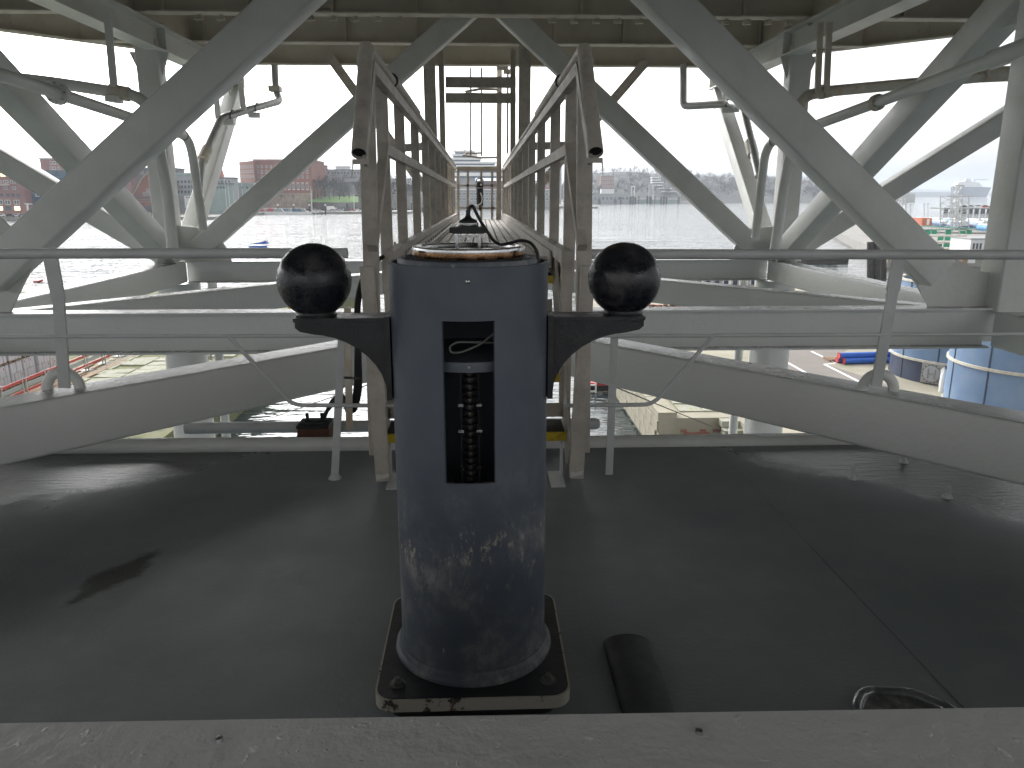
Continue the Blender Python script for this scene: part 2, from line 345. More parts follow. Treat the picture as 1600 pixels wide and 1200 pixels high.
def copy_thing(e, loc, label, rotz=None):
    c = e.copy(); COL.objects.link(c); c.location = loc; c['label'] = label
    if rotz is not None: c.rotation_euler.z = rotz
    for ch in list(e.children):
        d = ch.copy(); COL.objects.link(d); d.parent = c
        for g in list(ch.children):
            h = g.copy(); COL.objects.link(h); h.parent = d
    return c
WZ, GZ = -11.0, -9.0     # water and quay heights
# ================================================================== WATER AND GROUND
struct('water', MB().add([(-6500,-300,WZ),(6500,-300,WZ),(6500,9000,WZ),(-6500,9000,WZ)], [(0,1,2,3)]), M['water'])
# ================================================================== DECK
ym = 4.26
dk = struct('deck', MB().box((-4.6, -0.2, -0.25), (4.6, ym, 0)), M['deck'])
sm = MB(); sm.beam(V((1.32, 0.9, 0.001)), V((1.30, ym - 0.01, -.0010)), 0.007, 0.004, (1,0,0))
ws = struct('weld_seam', sm, M['deck'], parent=dk); del ws['kind']
# foreground sill (top of the steel bulwark) with two stubs
th = Thing('bulwark', 'grey painted steel sill with two bolt stubs across the bottom edge', 'sill', (0, 0.4, 0))
c0, c1 = PZ(0, 1130, .85), PZ(1600, 1105, .85)
def yb(x): return c0.y + (x - c0.x) * (c1.y - c0.y) / (c1.x - c0.x)
bw = MB()
prof = [(0.0, 0.85), (0.005, 0.838), (0.005, 0.79), (-0.012, 0.78), (-0.012, 0.0), (-0.10, 0.0), (-0.10, 0.78), (-0.62, 0.78), (-0.62, 0.85)]
n = len(prof)
vs = [(x, yb(x) + a, z) for x in (-4.6, 4.6) for a, z in prof]
bw.add(vs, [(i, (i+1) % n, n + (i+1) % n, n + i) for i in range(n)] + [tuple(range(n))[::-1], tuple(range(n, 2*n))])
th.part('sill_top', bw, M['coam'])
for px, py in ((342, 1158), (1092, 1146)):
    p = PZ(px, py, .85); b = MB()
    b.lathe([(0.0001, .0045), (.0035, .004), (.0042, 0), (.0042, -.002)], p, 12); th.part('bolt_stub', b, M['steel'])
# ================================================================== BINNACLE
BX, BY = -0.033, 2.04
th = Thing('binnacle', 'slate blue steel compass pedestal with window and two black iron balls', 'binnacle', (BX, BY, 0))
cyl = MB(); ro, ri = 0.209, 0.199; z0, z1 = 0.075, 1.20; wz0, wz1 = 0.655, 1.072; wa = math.asin(0.064 / ro)
angs = sorted(set([-math.pi/2 - wa, -math.pi/2 - wa/2, -math.pi/2, -math.pi/2 + wa/2, -math.pi/2 + wa] + [-math.pi/2 + wa + (2*math.pi - 2*wa) * k / 60 for k in range(1, 60)]))
zs = [z0, .3, .5, wz0, .86, wz1, 1.14, z1]; na, nz = len(angs), len(zs)
for rr in (ro, ri):
    for z in zs:
        for a in angs: cyl.v.append(V((BX + rr*math.cos(a), BY + rr*math.sin(a), z)))
def ci(l, j, i): return l*na*nz + j*na + i % na
def hole(i, j): return i in (0, 1, 2, 3) and zs[j] >= wz0 - 1e-6 and zs[j+1] <= wz1 + 1e-6
for i in range(na):
    for j in range(nz - 1):
        if hole(i, j): continue
        cyl.f.append((ci(0,j,i), ci(0,j,i+1), ci(0,j+1,i+1), ci(0,j+1,i))); cyl.f.append((ci(1,j,i), ci(1,j+1,i), ci(1,j+1,i+1), ci(1,j,i+1)))
    cyl.f.append((ci(0,nz-1,i), ci(0,nz-1,i+1), ci(1,nz-1,i+1), ci(1,nz-1,i)))
for i in (0, 1, 2, 3):
    for j in (3, 5): cyl.f.append((ci(0,j,i), ci(0,j,i+1), ci(1,j,i+1), ci(1,j,i)))
for i in (0, 4):
    for j in (3, 4): cyl.f.append((ci(0,j,i), ci(0,j+1,i), ci(1,j+1,i), ci(1,j,i)))
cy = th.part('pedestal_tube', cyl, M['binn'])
b = MB().lathe([(.0001, .008), (.005, .006), (.0062, 0)], (0,0,0), 12, axis='Y'); b.v = [V((p.x, -p.y, p.z)) + V((BX+.0, BY - ro, 1.168)) for p in b.v]; b.f = [f[::-1] for f in b.f]
th.part('screw', b, M['steel'], cy)
# base
def rrect(hw, hd, r, z, n=6):
    out = []
    for sx, sy, a0 in ((1,-1,-90),(1,1,0),(-1,1,90),(-1,-1,180)):
        for k in range(n+1): a = R(a0 + 90*k/n); out.append(V((BX + sx*(hw-r) + r*math.cos(a), BY + sy*(hd-r) + r*math.sin(a), z)))
    return out
bp = th.part('base_plate', MB().prism(rrect(.257, .268, .05, .078), (0,0,.003)), M['iron'])
th.part('plate_edge', MB().prism(rrect(.262, .273, .052, .044), (0,0,.0355)), M['plateedge'], bp)
th.part('pad', MB().prism(rrect(.225, .235, .04, .0), (0,0,.046)), M['iron'], bp)
pr = [(.20,.079),(.229,.081),(.228,.090),(.219,.097),(.2185,.108),(.2155,.114),(.206,.116)]
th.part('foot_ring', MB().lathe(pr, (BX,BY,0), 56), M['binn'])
for dx, dy in ((-.205,-.205),(.205,-.205),(-.205,.205),(.205,.205)):
    b = MB().lathe([(.0001,.011),(.013,.011),(.0145,.009),(.0145,.0)], (BX+dx, BY+dy, .081), 6); b.lathe([(.0001,.021),(.007,.021),(.008,.019),(.008,.011)], (BX+dx, BY+dy, .081), 10); b.lathe([(.022,.0002),(.022,.003),(.012,.003)], (BX+dx, BY+dy, .081), 20)
    th.part('bolt', b, M['stud'], bp)
# inside: shelf, rod of magnets, guide rods, wire
b = MB().lathe([(.0001,.962),(.170,.962),(.172,.955),(.172,.937),(.0001,.937)], (BX,BY,0), 40); th.part('shelf', b, M['binn'])
b = MB().box((BX-.004,BY-.178,.948),(BX+.004,BY-.171,.956)); th.part('shelf_screw', b, M['steel'])
rod = th.part('magnet_rod', MB().tube([(BX,BY-.10,.10),(BX,BY-.10,.937)], .009, 10), M['iron'])
for k in range(24):
    z = .50 + k*.0182
    mg = th.part('magnet', MB().lathe([(.010,0),(.0185,.002),(.019,.011),(.010,.013)], (BX,BY-.10,z), 14), M['iron'], rod); th.part('magnet_screw', MB().lathe([(.0001,-.021),(.0042,-.0205),(.0042,-.017)], (BX,BY-.10,z+.0065), 8, axis='Y'), M['bronzedark'], rod)
for dx in (-.024, .024):
    g = th.part('guide_rod', MB().tube([(BX+dx,BY-.105,.10),(BX+dx,BY-.105,.937)], .0028, 8), M['iron'])
    for z in (.665, .765, .835): th.part('clip', MB().box((BX+dx-.007,BY-.122,z),(BX+dx+.007,BY-.108,z+.007)), M['steel'], g)
pts = [(BX+.065,BY-.13,1.03),(BX+.03,BY-.15,1.005),(BX-.02,BY-.155,.985),(BX-.045,BY-.155,.985),(BX-.05,BY-.155,1.0),(BX-.03,BY-.152,1.012),(BX+.02,BY-.15,1.01),(BX+.066,BY-.13,1.005)]
th.part('wire_loop', MB().tube(pts, .0028, 7, .02), M['wire'])
# brackets and balls
def bracket(sg, cx):
    poly = []
    top = 1.046
    x_in = BX + sg*.211; xo = cx + sg*.052
    prof = [(x_in, top), (xo, top), (xo, top-.018), (xo - sg*.012, top-.028)]
    k0 = (xo - sg*.05, top-.036); k1 = (x_in + sg*.012, .845)
    prof.append(k0)
    for k in range(1, 9):
        t = k/9; a = t*math.pi/2
        prof.append((k0[0] + (k1[0]-k0[0])*math.sin(a)**1.15, k0[1] + (k1[1]-k0[1])*(1-math.cos(a))**1.0))
    prof += [k1, (x_in + sg*.004, .838), (x_in, .838)]
    p = [V((x, BY - .028, z)) for x, z in prof]
    if sg < 0: p = p[::-1]
    mb = MB().prism(p, (0, .056, 0))
    mb.box((min(x_in,xo), BY-.045, top), (max(x_in,xo), BY+.045, top+.010))
    mb.box((x_in - sg*.004, BY-.055, .836), (x_in + sg*.010, BY+.055, 1.06))
    br = th.part('bracket', mb, M['iron'])
    th.part('ball_collar', MB().lathe([(.0001,.0),(.053,.0),(.054,.005),(.0515,.009),(.0515,.021),(.049,.025),(.0001,.025)], (cx, BY, top+.0101), 28), M['iron'], br)
    bl = MB(); r = .0965; c = V((cx, BY, top+.010+.0945)); NU, NV = 40, 24
    for j in range(NV+1):
        t = math.pi*j/NV
        for i in range(NU): a = 2*math.pi*i/NU; bl.v.append(c + V((math.sin(t)*math.cos(a), math.sin(t)*math.sin(a), math.cos(t)))*r)
    for j in range(NV):
        for i in range(NU): bl.f.append((j*NU+i, (j+1)*NU+i, (j+1)*NU+(i+1)%NU, j*NU+(i+1)%NU))
    th.part('iron_ball', bl, M['ball'], br)
bracket(-1, PY(491,437,BY).x); bracket(1, PY(975,442,BY).x)
# ================================================================== COMPASS
th = Thing('magnetic_compass', 'bronze and steel ringed compass bowl set in the pedestal top, reader on it', 'compass', (BX, BY, 1.12))
th.part('gimbal_ring', MB().lathe([(.172,1.16),(.185,1.16),(.186,1.205),(.183,1.210),(.175,1.210),(.172,1.205)], (BX,BY,0), 56, True), M['binn'])
th.part('bowl', MB().lathe([(.0001,1.10),(.08,1.11),(.125,1.15),(.142,1.205),(.142,1.214)], (BX,BY,0), 48), M['iron'])
th.part('bronze_ring', MB().lathe([(.141,1.212),(.146,1.213),(.147,1.216),(.147,1.228)], (BX,BY,0), 64), M['bronze'])
th.part('bezel', MB().lathe([(.147,1.2281),(.1475,1.232),(.146,1.237),(.142,1.2395),(.128,1.2395),(.122,1.236),(.120,1.228)], (BX,BY,0), 64), M['steel'])
th.part('glass', MB().lathe([(.0001,1.2305),(.121,1.2305)], (BX,BY,0), 48), M['glass'])
th.part('card', MB().lathe([(.0001,1.2312),(.03,1.2315),(.032,1.2308)], (BX-.002,BY-.01,0), 24), M['iron'])
px0 = BX + .0; rd = th.part('reader_block', MB().cbox((px0,BY,1.279),(.082,.07,.016)), M['black'])
for sx in (-1, 1):
    for sy in (-1, 1):
        lg = MB().tube([(px0+sx*.029,BY+sy*.028,1.231),(px0+sx*.029,BY+sy*.028,1.271)], .0042, 10); th.part('leg', lg, M['steel'], rd)
        th.part('lug', MB().cbox((px0+sx*.042,BY+sy*.024,1.279),(.012,.016,.013)), M['black'], rd)
th.part('crossbar', MB().cbox((px0,BY+.02,1.262),(.076,.010,.007)), M['steel'], rd)
th.part('cap_disc', MB().lathe([(.0001,1.287),(.026,1.287),(.027,1.289),(.027,1.297),(.024,1.299),(.0001,1.299)], (px0,BY,0), 28), M['steel'], rd)
th.part('cable_boot', MB().lathe([(.024,1.299),(.023,1.303),(.010,1.310),(.006,1.316),(.0058,1.33)], (px0,BY,0), 20), M['black'], rd)
pts = [(px0,BY,1.312),(px0+.004,BY,1.338),(px0+.012,BY,1.341),(px0+.035,BY,1.295),(px0+.068,BY+.005,1.248),(px0+.085,BY,1.240),(px0+.11,BY-.01,1.246),(px0+.135,BY-.03,1.254),(px0+.16,BY-.04,1.250),(px0+.178,BY-.05,1.225),(px0+.182,BY-.055,1.17)]
th.part('cable', MB().tube(pts, .0042, 8, .03), M['black'], rd)
M['binnd'] = paint('dull_black_cover', (0.024,0.026,0.032), 0.6, 0.2, 5, bmp=0.2, bscale=40)
# ================================================================== DECK FITTINGS
hp = MB(); hx0, hx1 = PZ(940,1000,0).x, PZ(1012,997,0).x; hc = (hx0+hx1)/2; hw = (hx1-hx0)/2
arc = [(hc + hw*math.cos(math.pi*k/14), .0015 + .036*math.sin(math.pi*k/14)) for k in range(15)]
nA = len(arc); yy = [PZ(975,1004,0).y - .01, 0.75]
hp.add([(x, y, z) for y in yy for x, z in arc], [(i, i+1, nA+i+1, nA+i) for i in range(nA-1)] + [tuple(range(nA)), tuple(range(nA, 2*nA))[::-1]])
solo('cable_cover', hp, M['binnd'], 'dark half round pipe cover lying on the deck beside the pedestal', 'pipe cover', (hc, 1.3, 0))
pd = PZ(1420, 1124, 0); pm = MB(); pk_ = (PZ(1420,1077,0).y - pd.y) / .115
pm.lathe([(.0001,.0016),(.085,.0016),(.096,.003),(.098,.010),(.103,.0155),(.110,.017),(.117,.0155),(.122,.010),(.123,.0012)], pd, 48)
for i, p in enumerate(pm.v):
    a = math.atan2(p.y - pd.y, p.x - pd.x); d = 1 + .05*math.sin(3*a+1) + .03*math.sin(7*a)
    pm.v[i] = V((pd.x + (p.x-pd.x)*d*1.05*pk_, pd.y + (p.y-pd.y)*d*pk_, p.z))
M['hoop'] = paint('glossy_cover', (0.17,0.175,0.18), 0.10, 0.3, 9, (0.6,0.6,0.6), 0.6, bmp=0.5, bscale=26, metal=0.35)
solo('hoop_cover', pm, M['hoop'], 'round glossy cover with a pale shiny rim on the deck near the sill', 'cover', pd)
for k, (x, y, h, lb) in enumerate(((1332,748,.075,'grey flared post stub on the wet deck just inside the toe pipe'), (1480,777,.055,'thin grey rod stub on the wet deck under the sloping beam'), (1412,722,.05,'small grey stub on the deck partly behind the sloping beam'))):
    p = PZ(x, y, 0); t = Thing('deck_stub', lb, 'post stub', p, 'stubs on the deck')
    t.part('foot', MB().lathe([(.0001,.022),(.010,.022),(.013,.016),(.026,.0)], p, 14), M['rail']); t.part('rod', MB().tube([p+V((0,0,.018)), p+V((0,0,h))], .009, 10), M['rail'])
# toe pipes at the deck edge
t = Thing('toe_pipe', 'long thick grey pipe lying along the deck edge', 'pipe', (0, 4.08, 0.05))
a, b = PY(60,696,4.08), PY(1345,693,4.08); a.x = -3.4; b.x = 3.4
t.part('pipe', MB().tube([a, b], .045, 20), M['grey'])
for X in (-2.1, -1.95, -.9, .6, 1.86, 2.06): t.part('pipe_support', MB().cbox((X, 4.07, .0),(.06,.04,.03)), M['rail'])
t = Thing('outer_pipe', 'thinner grey pipe with a rounded end outboard of the deck edge', 'pipe', (0, 4.6, 0))
a, b = PY(290,669,4.6), PY(938,662,4.6)
t.part('pipe', MB().tube([a, b - V((.03,0,0)), b - V((.008,0,0)), b], [.036, .036, .028, .006], 16), M['rail'])
# junction box with cables
p = PY(494, 672, 4.36); t = Thing('junction_box', 'rusty brown junction box with black lid and cables on the pipes', 'box', p)
bx = MB(); bx.add([p+V(q) for q in ((-.10,-.10,-.055),(.105,-.10,-.055),(.105,.10,-.055),(-.10,.10,-.055),(-.085,-.085,.035),(.09,-.085,.035),(.09,.085,.035),(-.085,.085,.035))], [(0,3,2,1),(4,5,6,7),(0,1,5,4),(1,2,6,5),(2,3,7,6),(3,0,4,7)])
bo = t.part('body', bx, M['rustbox'])
t.part('lid', MB().cbox(p+V((.0,-.01,.044)),(.185,.17,.016)).cbox(p+V((-.01,-.05,.056)),(.13,.03,.008)).cbox(p+V((.01,.02,.056)),(.14,.06,.010)), M['iron'], bo)
t.part('base_strip', MB().cbox(p+V((-.01,-.115,-.085)),(.20,.02,.055)), M['rpipe'], bo)
for dx in (-.05, .035): t.part('gland', MB().tube([p+V((dx,.02,.055)),p+V((dx-.002,.02,.098))], .010, 8), M['iron'], bo)
cg = []
for k in range(3):
    o = .014*k
    pts = [p+V((.035+o*.5,.02,.07)), p+V((.09,.03,.14+o)), p+V((.17,-.05,.21+o)), PY(545+4*k,650,4.1), PY(556+4*k,612,4.05), PY(557+2*k,520,4.05), PY(556+2*k,470,4.05), PY(566+3*k,432,3.95), PY(585,410,3.9), PY(600,400,3.9)]
    t.part('cable', MB().tube(pts, .0105, 8, .08), M['black'])
t.part('cable_tie', MB().beam(PY(538,590,3.9), PY(562,591,4.04), .012, .012, (0,0,1)), M['iron'])
# ================================================================== RAILINGS
def railing(label, sg, px_in, xo):
    Y = 3.62; t = Thing('deck_railing', label, 'railing', (sg*1.5, Y, 0), 'tube railings at the deck edge')
    yt = 395.5 if sg < 0 else 397
    a = PY(px_in, yt, Y); b = V((xo, Y, a.z + (.005 if sg < 0 else -.018)))
    t.part('top_rail', MB().tube([a, b], .0235, 18), M['rail'])
    zc = a.z
    def flat(p, q, w=.05, th_=.014): return MB().beam(p, q, w, th_, (1,0,0))
    if sg < 0:
        P0, P1, P2 = PY(79,402,Y), PY(92,470,Y), PY(101,606,Y)
        mx = [PY(-400,527,Y), PY(541,524.5,Y)]; dg = [PY(357,525,Y), PY(457,633,Y), PY(640,634,Y)]; foot = (536,490,523,738); inn = PY(548,480,Y+.15)
    else:
        P0, P1, P2 = PY(1404,404,Y), PY(1395,455,Y), PY(1369,603,Y)
        mx = [PY(2000,520,Y), PY(1115,524,Y)]; dg = [PY(1115,524,Y), PY(1020,632,Y), PY(880,634,Y)]; foot = (961,500,953,700); inn = None
    po = MB(); po.beam(P0, P1, .062, .014, (1,0,0)); po.beam(P1 + (P0-P1)*.01, P2, .052, .014, (1,0,0)); t.part('post', po, M['rail'])
    t.part('mid_rail', MB().tube(mx, .0095, 10), M['rail'])
    if sg > 0: t.part('mid_rail', MB().tube([PY(1115,524.5,Y), PY(905,524.5,Y)], .0095, 10), M['rail'])
    t.part('lower_rail', MB().tube(dg, .0105, 10, .05), M['rail'])
    fx0, fy0, fx1, fy1 = foot; Z = PY(fx1, fy1, Y)
    st = MB().beam(PY(fx0, fy0, Y+.05), V((Z.x, Z.y, .02 if sg < 0 else -.0)), .036, .012, (1,0,0)); so = t.part('end_post', st, M['rail'])
    if sg < 0:
        t.part('foot', MB().lathe([(.0001,.030),(.016,.030),(.020,.020),(.034,.0)], (Z.x, Z.y, .0), 14), M['rail'], so)
        t.part('end_post', MB().beam(PY(543,480,4.0), PY(546,672,4.0), .035, .014, (1,0,0)), M['rpipe'], label='rust stained end post')
railing('grey tube railing with end cap behind the ball, junction box at its foot', -1, 543, -4.6)
railing('grey tube railing with yellow edged steps at its inner end', 1, 905, 4.6)
# ================================================================== TRUSS UNDER THE HELIDECK
Y1, Y2, Y3 = 6.2, 11.4, 15.0
WT = 4.4; ZL = 0.27; ZU = 3.42
T = Thing('support_truss', 'big grey painted steel box truss framing the whole view under the roof', 'truss', (0, Y1, 0))
G = M['grey']; WET = M['wet']
def T_beam(name, p0, p1, w, h, side, r=.022, m=None, under=None): return T.part(name, MB().beam(p0, p1, w, h, side, r), m or G, under)
# transverse lower beams
T.part('transverse_beam', MB().ibeam((-WT-.1, Y1+.09, .275), (WT+.1, Y1+.09, .275), .34, .20, (0,0,1)) if False else MB().ibeam((-WT+.1, Y1+.10, .275), (WT-.13, Y1+.10, .275), .20, .34, (0,1,0)), WET)
T.part('transverse_beam', MB().ibeam((-WT+.1, Y2+.10, .265), (WT-.1, Y2+.10, .265), .20, .31, (0,1,0)), WET)
# lower chords, plan braces
for sg in (-1, 1):
    X = sg*WT
    T_beam('lower_chord', (X, .2, .27), (X, Y1-.02, .27), .26, .30, (1,0,0), m=WET); T_beam('lower_chord', (X, Y1+.22, .27), (X, Y2-.02, .27), .26, .30, (1,0,0), m=WET)
def plan(sg, q0, q1, Zt, Zb, nm='plan_brace', ext0=0, ext1=0):
    a, b = PZ(*q0, Zt), PZ(*q1, Zt); a.z = b.z = (Zt+Zb)/2; d = (b-a).normalized(); n = V((-d.y, d.x, 0)); n = n if n.y > 0 else -n
    a = a - d*ext0 + n*.12; b = b + d*ext1 + n*.12
    return T.part(nm, MB().beam(a, b, .24, Zt-Zb, n, .022), WET), a, b, d, n
kl, la, lb_, ld, ln = plan(-1, (0,638), (535,542), .41, .132, ext0=2.0, ext1=1.15)
kr, ra, rb, rd_, rn = plan(1, (1600,662), (925,534), .41, .132, ext0=2.4, ext1=1.0)
def plan2(sg):
    a = V((sg*(WT-.22), Y1+.30, .268)); b = V((sg*.12, Y2-.14, .268)); d = (b-a).normalized(); n = V((-d.y, d.x, 0))
    T.part('plan_brace', MB().beam(a, b, .22, .275, n, .02), WET)
plan2(-1); plan2(1)
# lifting eyes on the near plan braces
for (px, py, rr) in ((113, 600, .066), (1356, 603, .066)):
    p = PZ(px, py+12, .41); c = V((p.x, p.y, .412)) + (ln if px < 700 else rn)*.11; d = (ld if px < 700 else rd_)
    d = V((1, 0.15 if px < 700 else -.15, 0)).normalized(); pts = [c + d*math.cos(math.pi*k/16)*rr*1.16 + V((0,0,math.sin(math.pi*k/16)*rr*1.30 - .004)) for k in range(-1, 18)]
    T.part('lifting_eye', MB().tube(pts, .0265, 16), G, kl if px < 700 else kr)
# transverse diagonals in the plane of the near frame
def inplane(nm, q0, q1, Y, dep, w, e0=0, e1=0, r=.022):
    a, b = PY(*q0, Y), PY(*q1, Y); d = (b-a).normalized(); a -= d*e0; b += d*e1; off = V((0, dep/2, 0))
    return T.part(nm, MB().beam(a+off, b+off, dep, w, (0,1,0), r), G)
inplane('diagonal_brace', (26,385), (441,0), Y1-.04, .26, .275, .40, 1.45)
dr = inplane('diagonal_brace', (1438,391), (1049,0), Y1-.04, .26, .275, .29, 1.45)
inplane('diagonal_brace', (330,370), (717,25), Y2-.02, .24, .285, .30, .42)
inplane('diagonal_brace', (1147,355), (795,20), Y2-.02, .24, .285, .42, .40)
apx = V((.0, Y1+.08, 3.46)); T.part('gusset_plate', MB().prism([V((-.6, Y1+.08, 3.55)), V((.6, Y1+.08, 3.55)), V((.3, Y1+.08, 3.2)), V((-.3, Y1+.08, 3.2))], (0,.03,0)), G)
# gussets at the near lower nodes
gp = [PY(x,y,Y1+.12) for x, y in ((1392,395),(1430,440),(1457,489),(1600,489),(1600,430),(1531,424),(1495,405),(1440,360))]
T.part('gusset_plate', MB().prism(gp, (0,.025,0)), G)
gp = [PY(x,y,Y1+.12) for x, y in ((60,400),(38,440),(16,487),(-130,487),(-130,400),(-10,330))]
T.part('gusset_plate', MB().prism(gp, (0,.025,0)), G)
# gussets at the far lower nodes
for sg, gx in ((-1, 300), (1, 1200)):
    q = [PY(gx + sg*x, y, Y2+.07) for x, y in ((-62,408),(-52,385),(-34,358),(24,352),(44,374),(52,408))]
    T.part('gusset_plate', MB().prism(q if sg > 0 else q[::-1], (0,.03,0)), G)
    q = [V((sg*WT-.02, y, z)) for y, z in ((Y2-.75,.44),(Y2-.45,.75),(Y2+.5,.75),(Y2+.7,.44))]
    T.part('gusset_plate', MB().prism(q, (.03,0,0)), G)
# posts
for sg in (-1, 1):
    X = sg*4.52
    T_beam('post', (X, Y2+.10, .42), (X, Y2+.10, ZU-.02), .30, .26, (1,0,0), .018)
    q = [V((X-.27, Y2+.09, ZU-.16)), V((X-.15, Y2+.09, ZU-.46)), V((X+.15, Y2+.09, ZU-.46)), V((X+.27, Y2+.09, ZU-.16))]
    T.part('gusset_plate', MB().prism(q, (0,.025,0)), G)
    X = sg*4.40
    T_beam('post', (X+sg*.02, Y1+.10, .42), (X+sg*.02, Y1+.10, ZU-.02), .32, .30, (1,0,0), .018)
    T_beam('support_column', (sg*4.45, Y2+.12, -9), (sg*4.45, Y2+.12, .10), .56, .52, (1,0,0), .2)
    T_beam('support_column', (sg*4.05, Y2+.35, -9), (sg*4.05, Y2+.35, .10), .13, .13, (1,0,0), .05)
# longitudinal side trusses
for sg in (-1, 1):
    X = sg*WT
    uc = MB().ibeam((X, 1.0, ZU), (X, Y3+.15, ZU), .26, .32, (1,0,0), .014, .018)
    u = T.part('upper_chord', uc, G)
    for y in (Y2+.10, Y3+.08): T.part('end_plate', MB().cbox((X+sg*.003, y, ZU), (.25, .014, .282)), G, u)
    T_beam('side_diagonal', (X, Y1+.25, ZU-.35), (X, Y2-.22, .52), .25, .28, (1,0,0), .02)
    T_beam('side_diagonal', (X, Y2+.30, .50), (X, Y3-.12, ZU-.26), .24, .26, (1,0,0), .02)
    q = [V((X-.015, y, z)) for y, z in ((Y3-.5,ZU-.16),(Y3-.42,ZU-.42),(Y3-.12,ZU-.52),(Y3+.1,ZU-.30),(Y3+.13,ZU-.16))]
    T.part('gusset_plate', MB().prism(q, (.03,0,0)), G)
    q = [V((X-.016, y, z)) for y, z in ((Y1-.15,ZU-.17),(Y1+.05,ZU-.7),(Y1+.9,ZU-.7),(Y1+.8,ZU-.17))]
    T.part('gusset_plate', MB().prism(q, (.03,0,0)), G)
    a = V((sg*4.75, Y2+.02, .62)); b = V((sg*8.3, 9.5, 3.50))
    T_beam('outrigger_brace', a + (a-b).normalized()*.28, b, .24, .27, (0,1,0), .02)
# ================================================================== HELIDECK ROOF
H = Thing('helideck', 'brown grey octagonal helicopter deck overhead with deep girders', 'deck roof', (0, 5.2, 3.6))
ap = 9.66; hs_ = ap*math.tan(R(22.5)); OC = V((0.02, 5.2, 0)); ZB = 3.60
octo = [(hs_,ap),(-hs_,ap),(-ap,hs_),(-ap,-hs_),(-hs_,-ap),(hs_,-ap),(ap,-hs_),(ap,hs_)]
def oct_x(Y):
    d = abs(Y - OC.y); return ap if d <= hs_ else max(0, ap - (d - hs_))
H.part('deck_plate', MB().prism([OC + V((x, y, ZB+.62)) for x, y in octo], (0,0,.06)), M['roof'])
for i in range(8):
    a, b = octo[i], octo[(i+1) % 8]; a = OC + V((*a, 0)); b = OC + V((*b, 0)); n = ((a+b)/2 - OC).normalized(); d = (b-a).normalized()
    ins = -n*.05
    w = MB().beam(a+ins+V((0,0,ZB+.32)), b+ins+V((0,0,ZB+.32)), .03, .58, n); e = H.part('edge_girder', w, M['roof'])
    H.part('flange', MB().beam(a-n*.09-d*.0+V((0,0,ZB+.012)), b-n*.09+V((0,0,ZB+.012)), .17, .02, n), M['roofedge'], e)
for k, Y in enumerate((10.68, 12.64, 8.6, 6.5, 4.4, 2.3, .2, -1.9)):
    x = oct_x(Y) - .22
    g = H.part('girder', MB().box((-x, Y+.09, ZB+.021), (x, Y+.11, ZB+.618)), M['roof'])
    H.part('flange', MB().box((-x, Y, ZB), (x, Y+.20, ZB+.02)), M['roofedge'], g)
    X = -x + .8
    while X < x - .3:
        H.part('stiffener', MB().cbox((X, Y+.045, ZB+.32), (.03, .085, .59)), M['roof'], g); X += 1.06
    if k == 0:
        X = -3.6
        while X < 4.4:
            if abs(X) > .75:
                H.part('clip', MB().cbox((X, Y+.16, ZB-.045), (.10, .06, .03)).cbox((X+.02, Y+.16, ZB-.02), (.05, .025, .04)).cbox((X-.02, Y+.17, ZB-.065), (.02, .02, .02)), M['roof'], g)
            X += .285
for sg in (-1, 1):
    H.part('long_girder', MB().box((sg*4.38-.012, -3.0, ZB+.021), (sg*4.38+.012, 14.7, ZB+.617)), M['roof'])
    for y in (Y1+.1, Y2+.1): H.part('pad_plate', MB().cbox((sg*4.4, y, ZB-.011), (.36, .36, .016)), M['roof'])
for (px, py) in ((100,45), (1388,62)):      # bolted splice plates on the edge girders
    p = PY(px, py, 12.35); sg = -1 if px < 700 else 1
    n = V((sg, 1, 0)).normalized(); d = V((1, -sg, 0)).normalized()
    sp = OC + V((sg*6.65, (ap + hs_ - 6.65), ZB+.30)) - n*.075
    so = H.part('splice_plate', MB().beam(sp-d*.10, sp+d*.10, .014, .52, n), M['roof'])
    for u in (-.05, .05):
        for z in (-.17, -.03, .12): H.part('bolt_head', MB().beam(sp+d*u-n*.007+V((0,0,z)), sp+d*u-n*.035+V((0,0,z)), .045, .045, (0,0,1)), M['roof'], so)
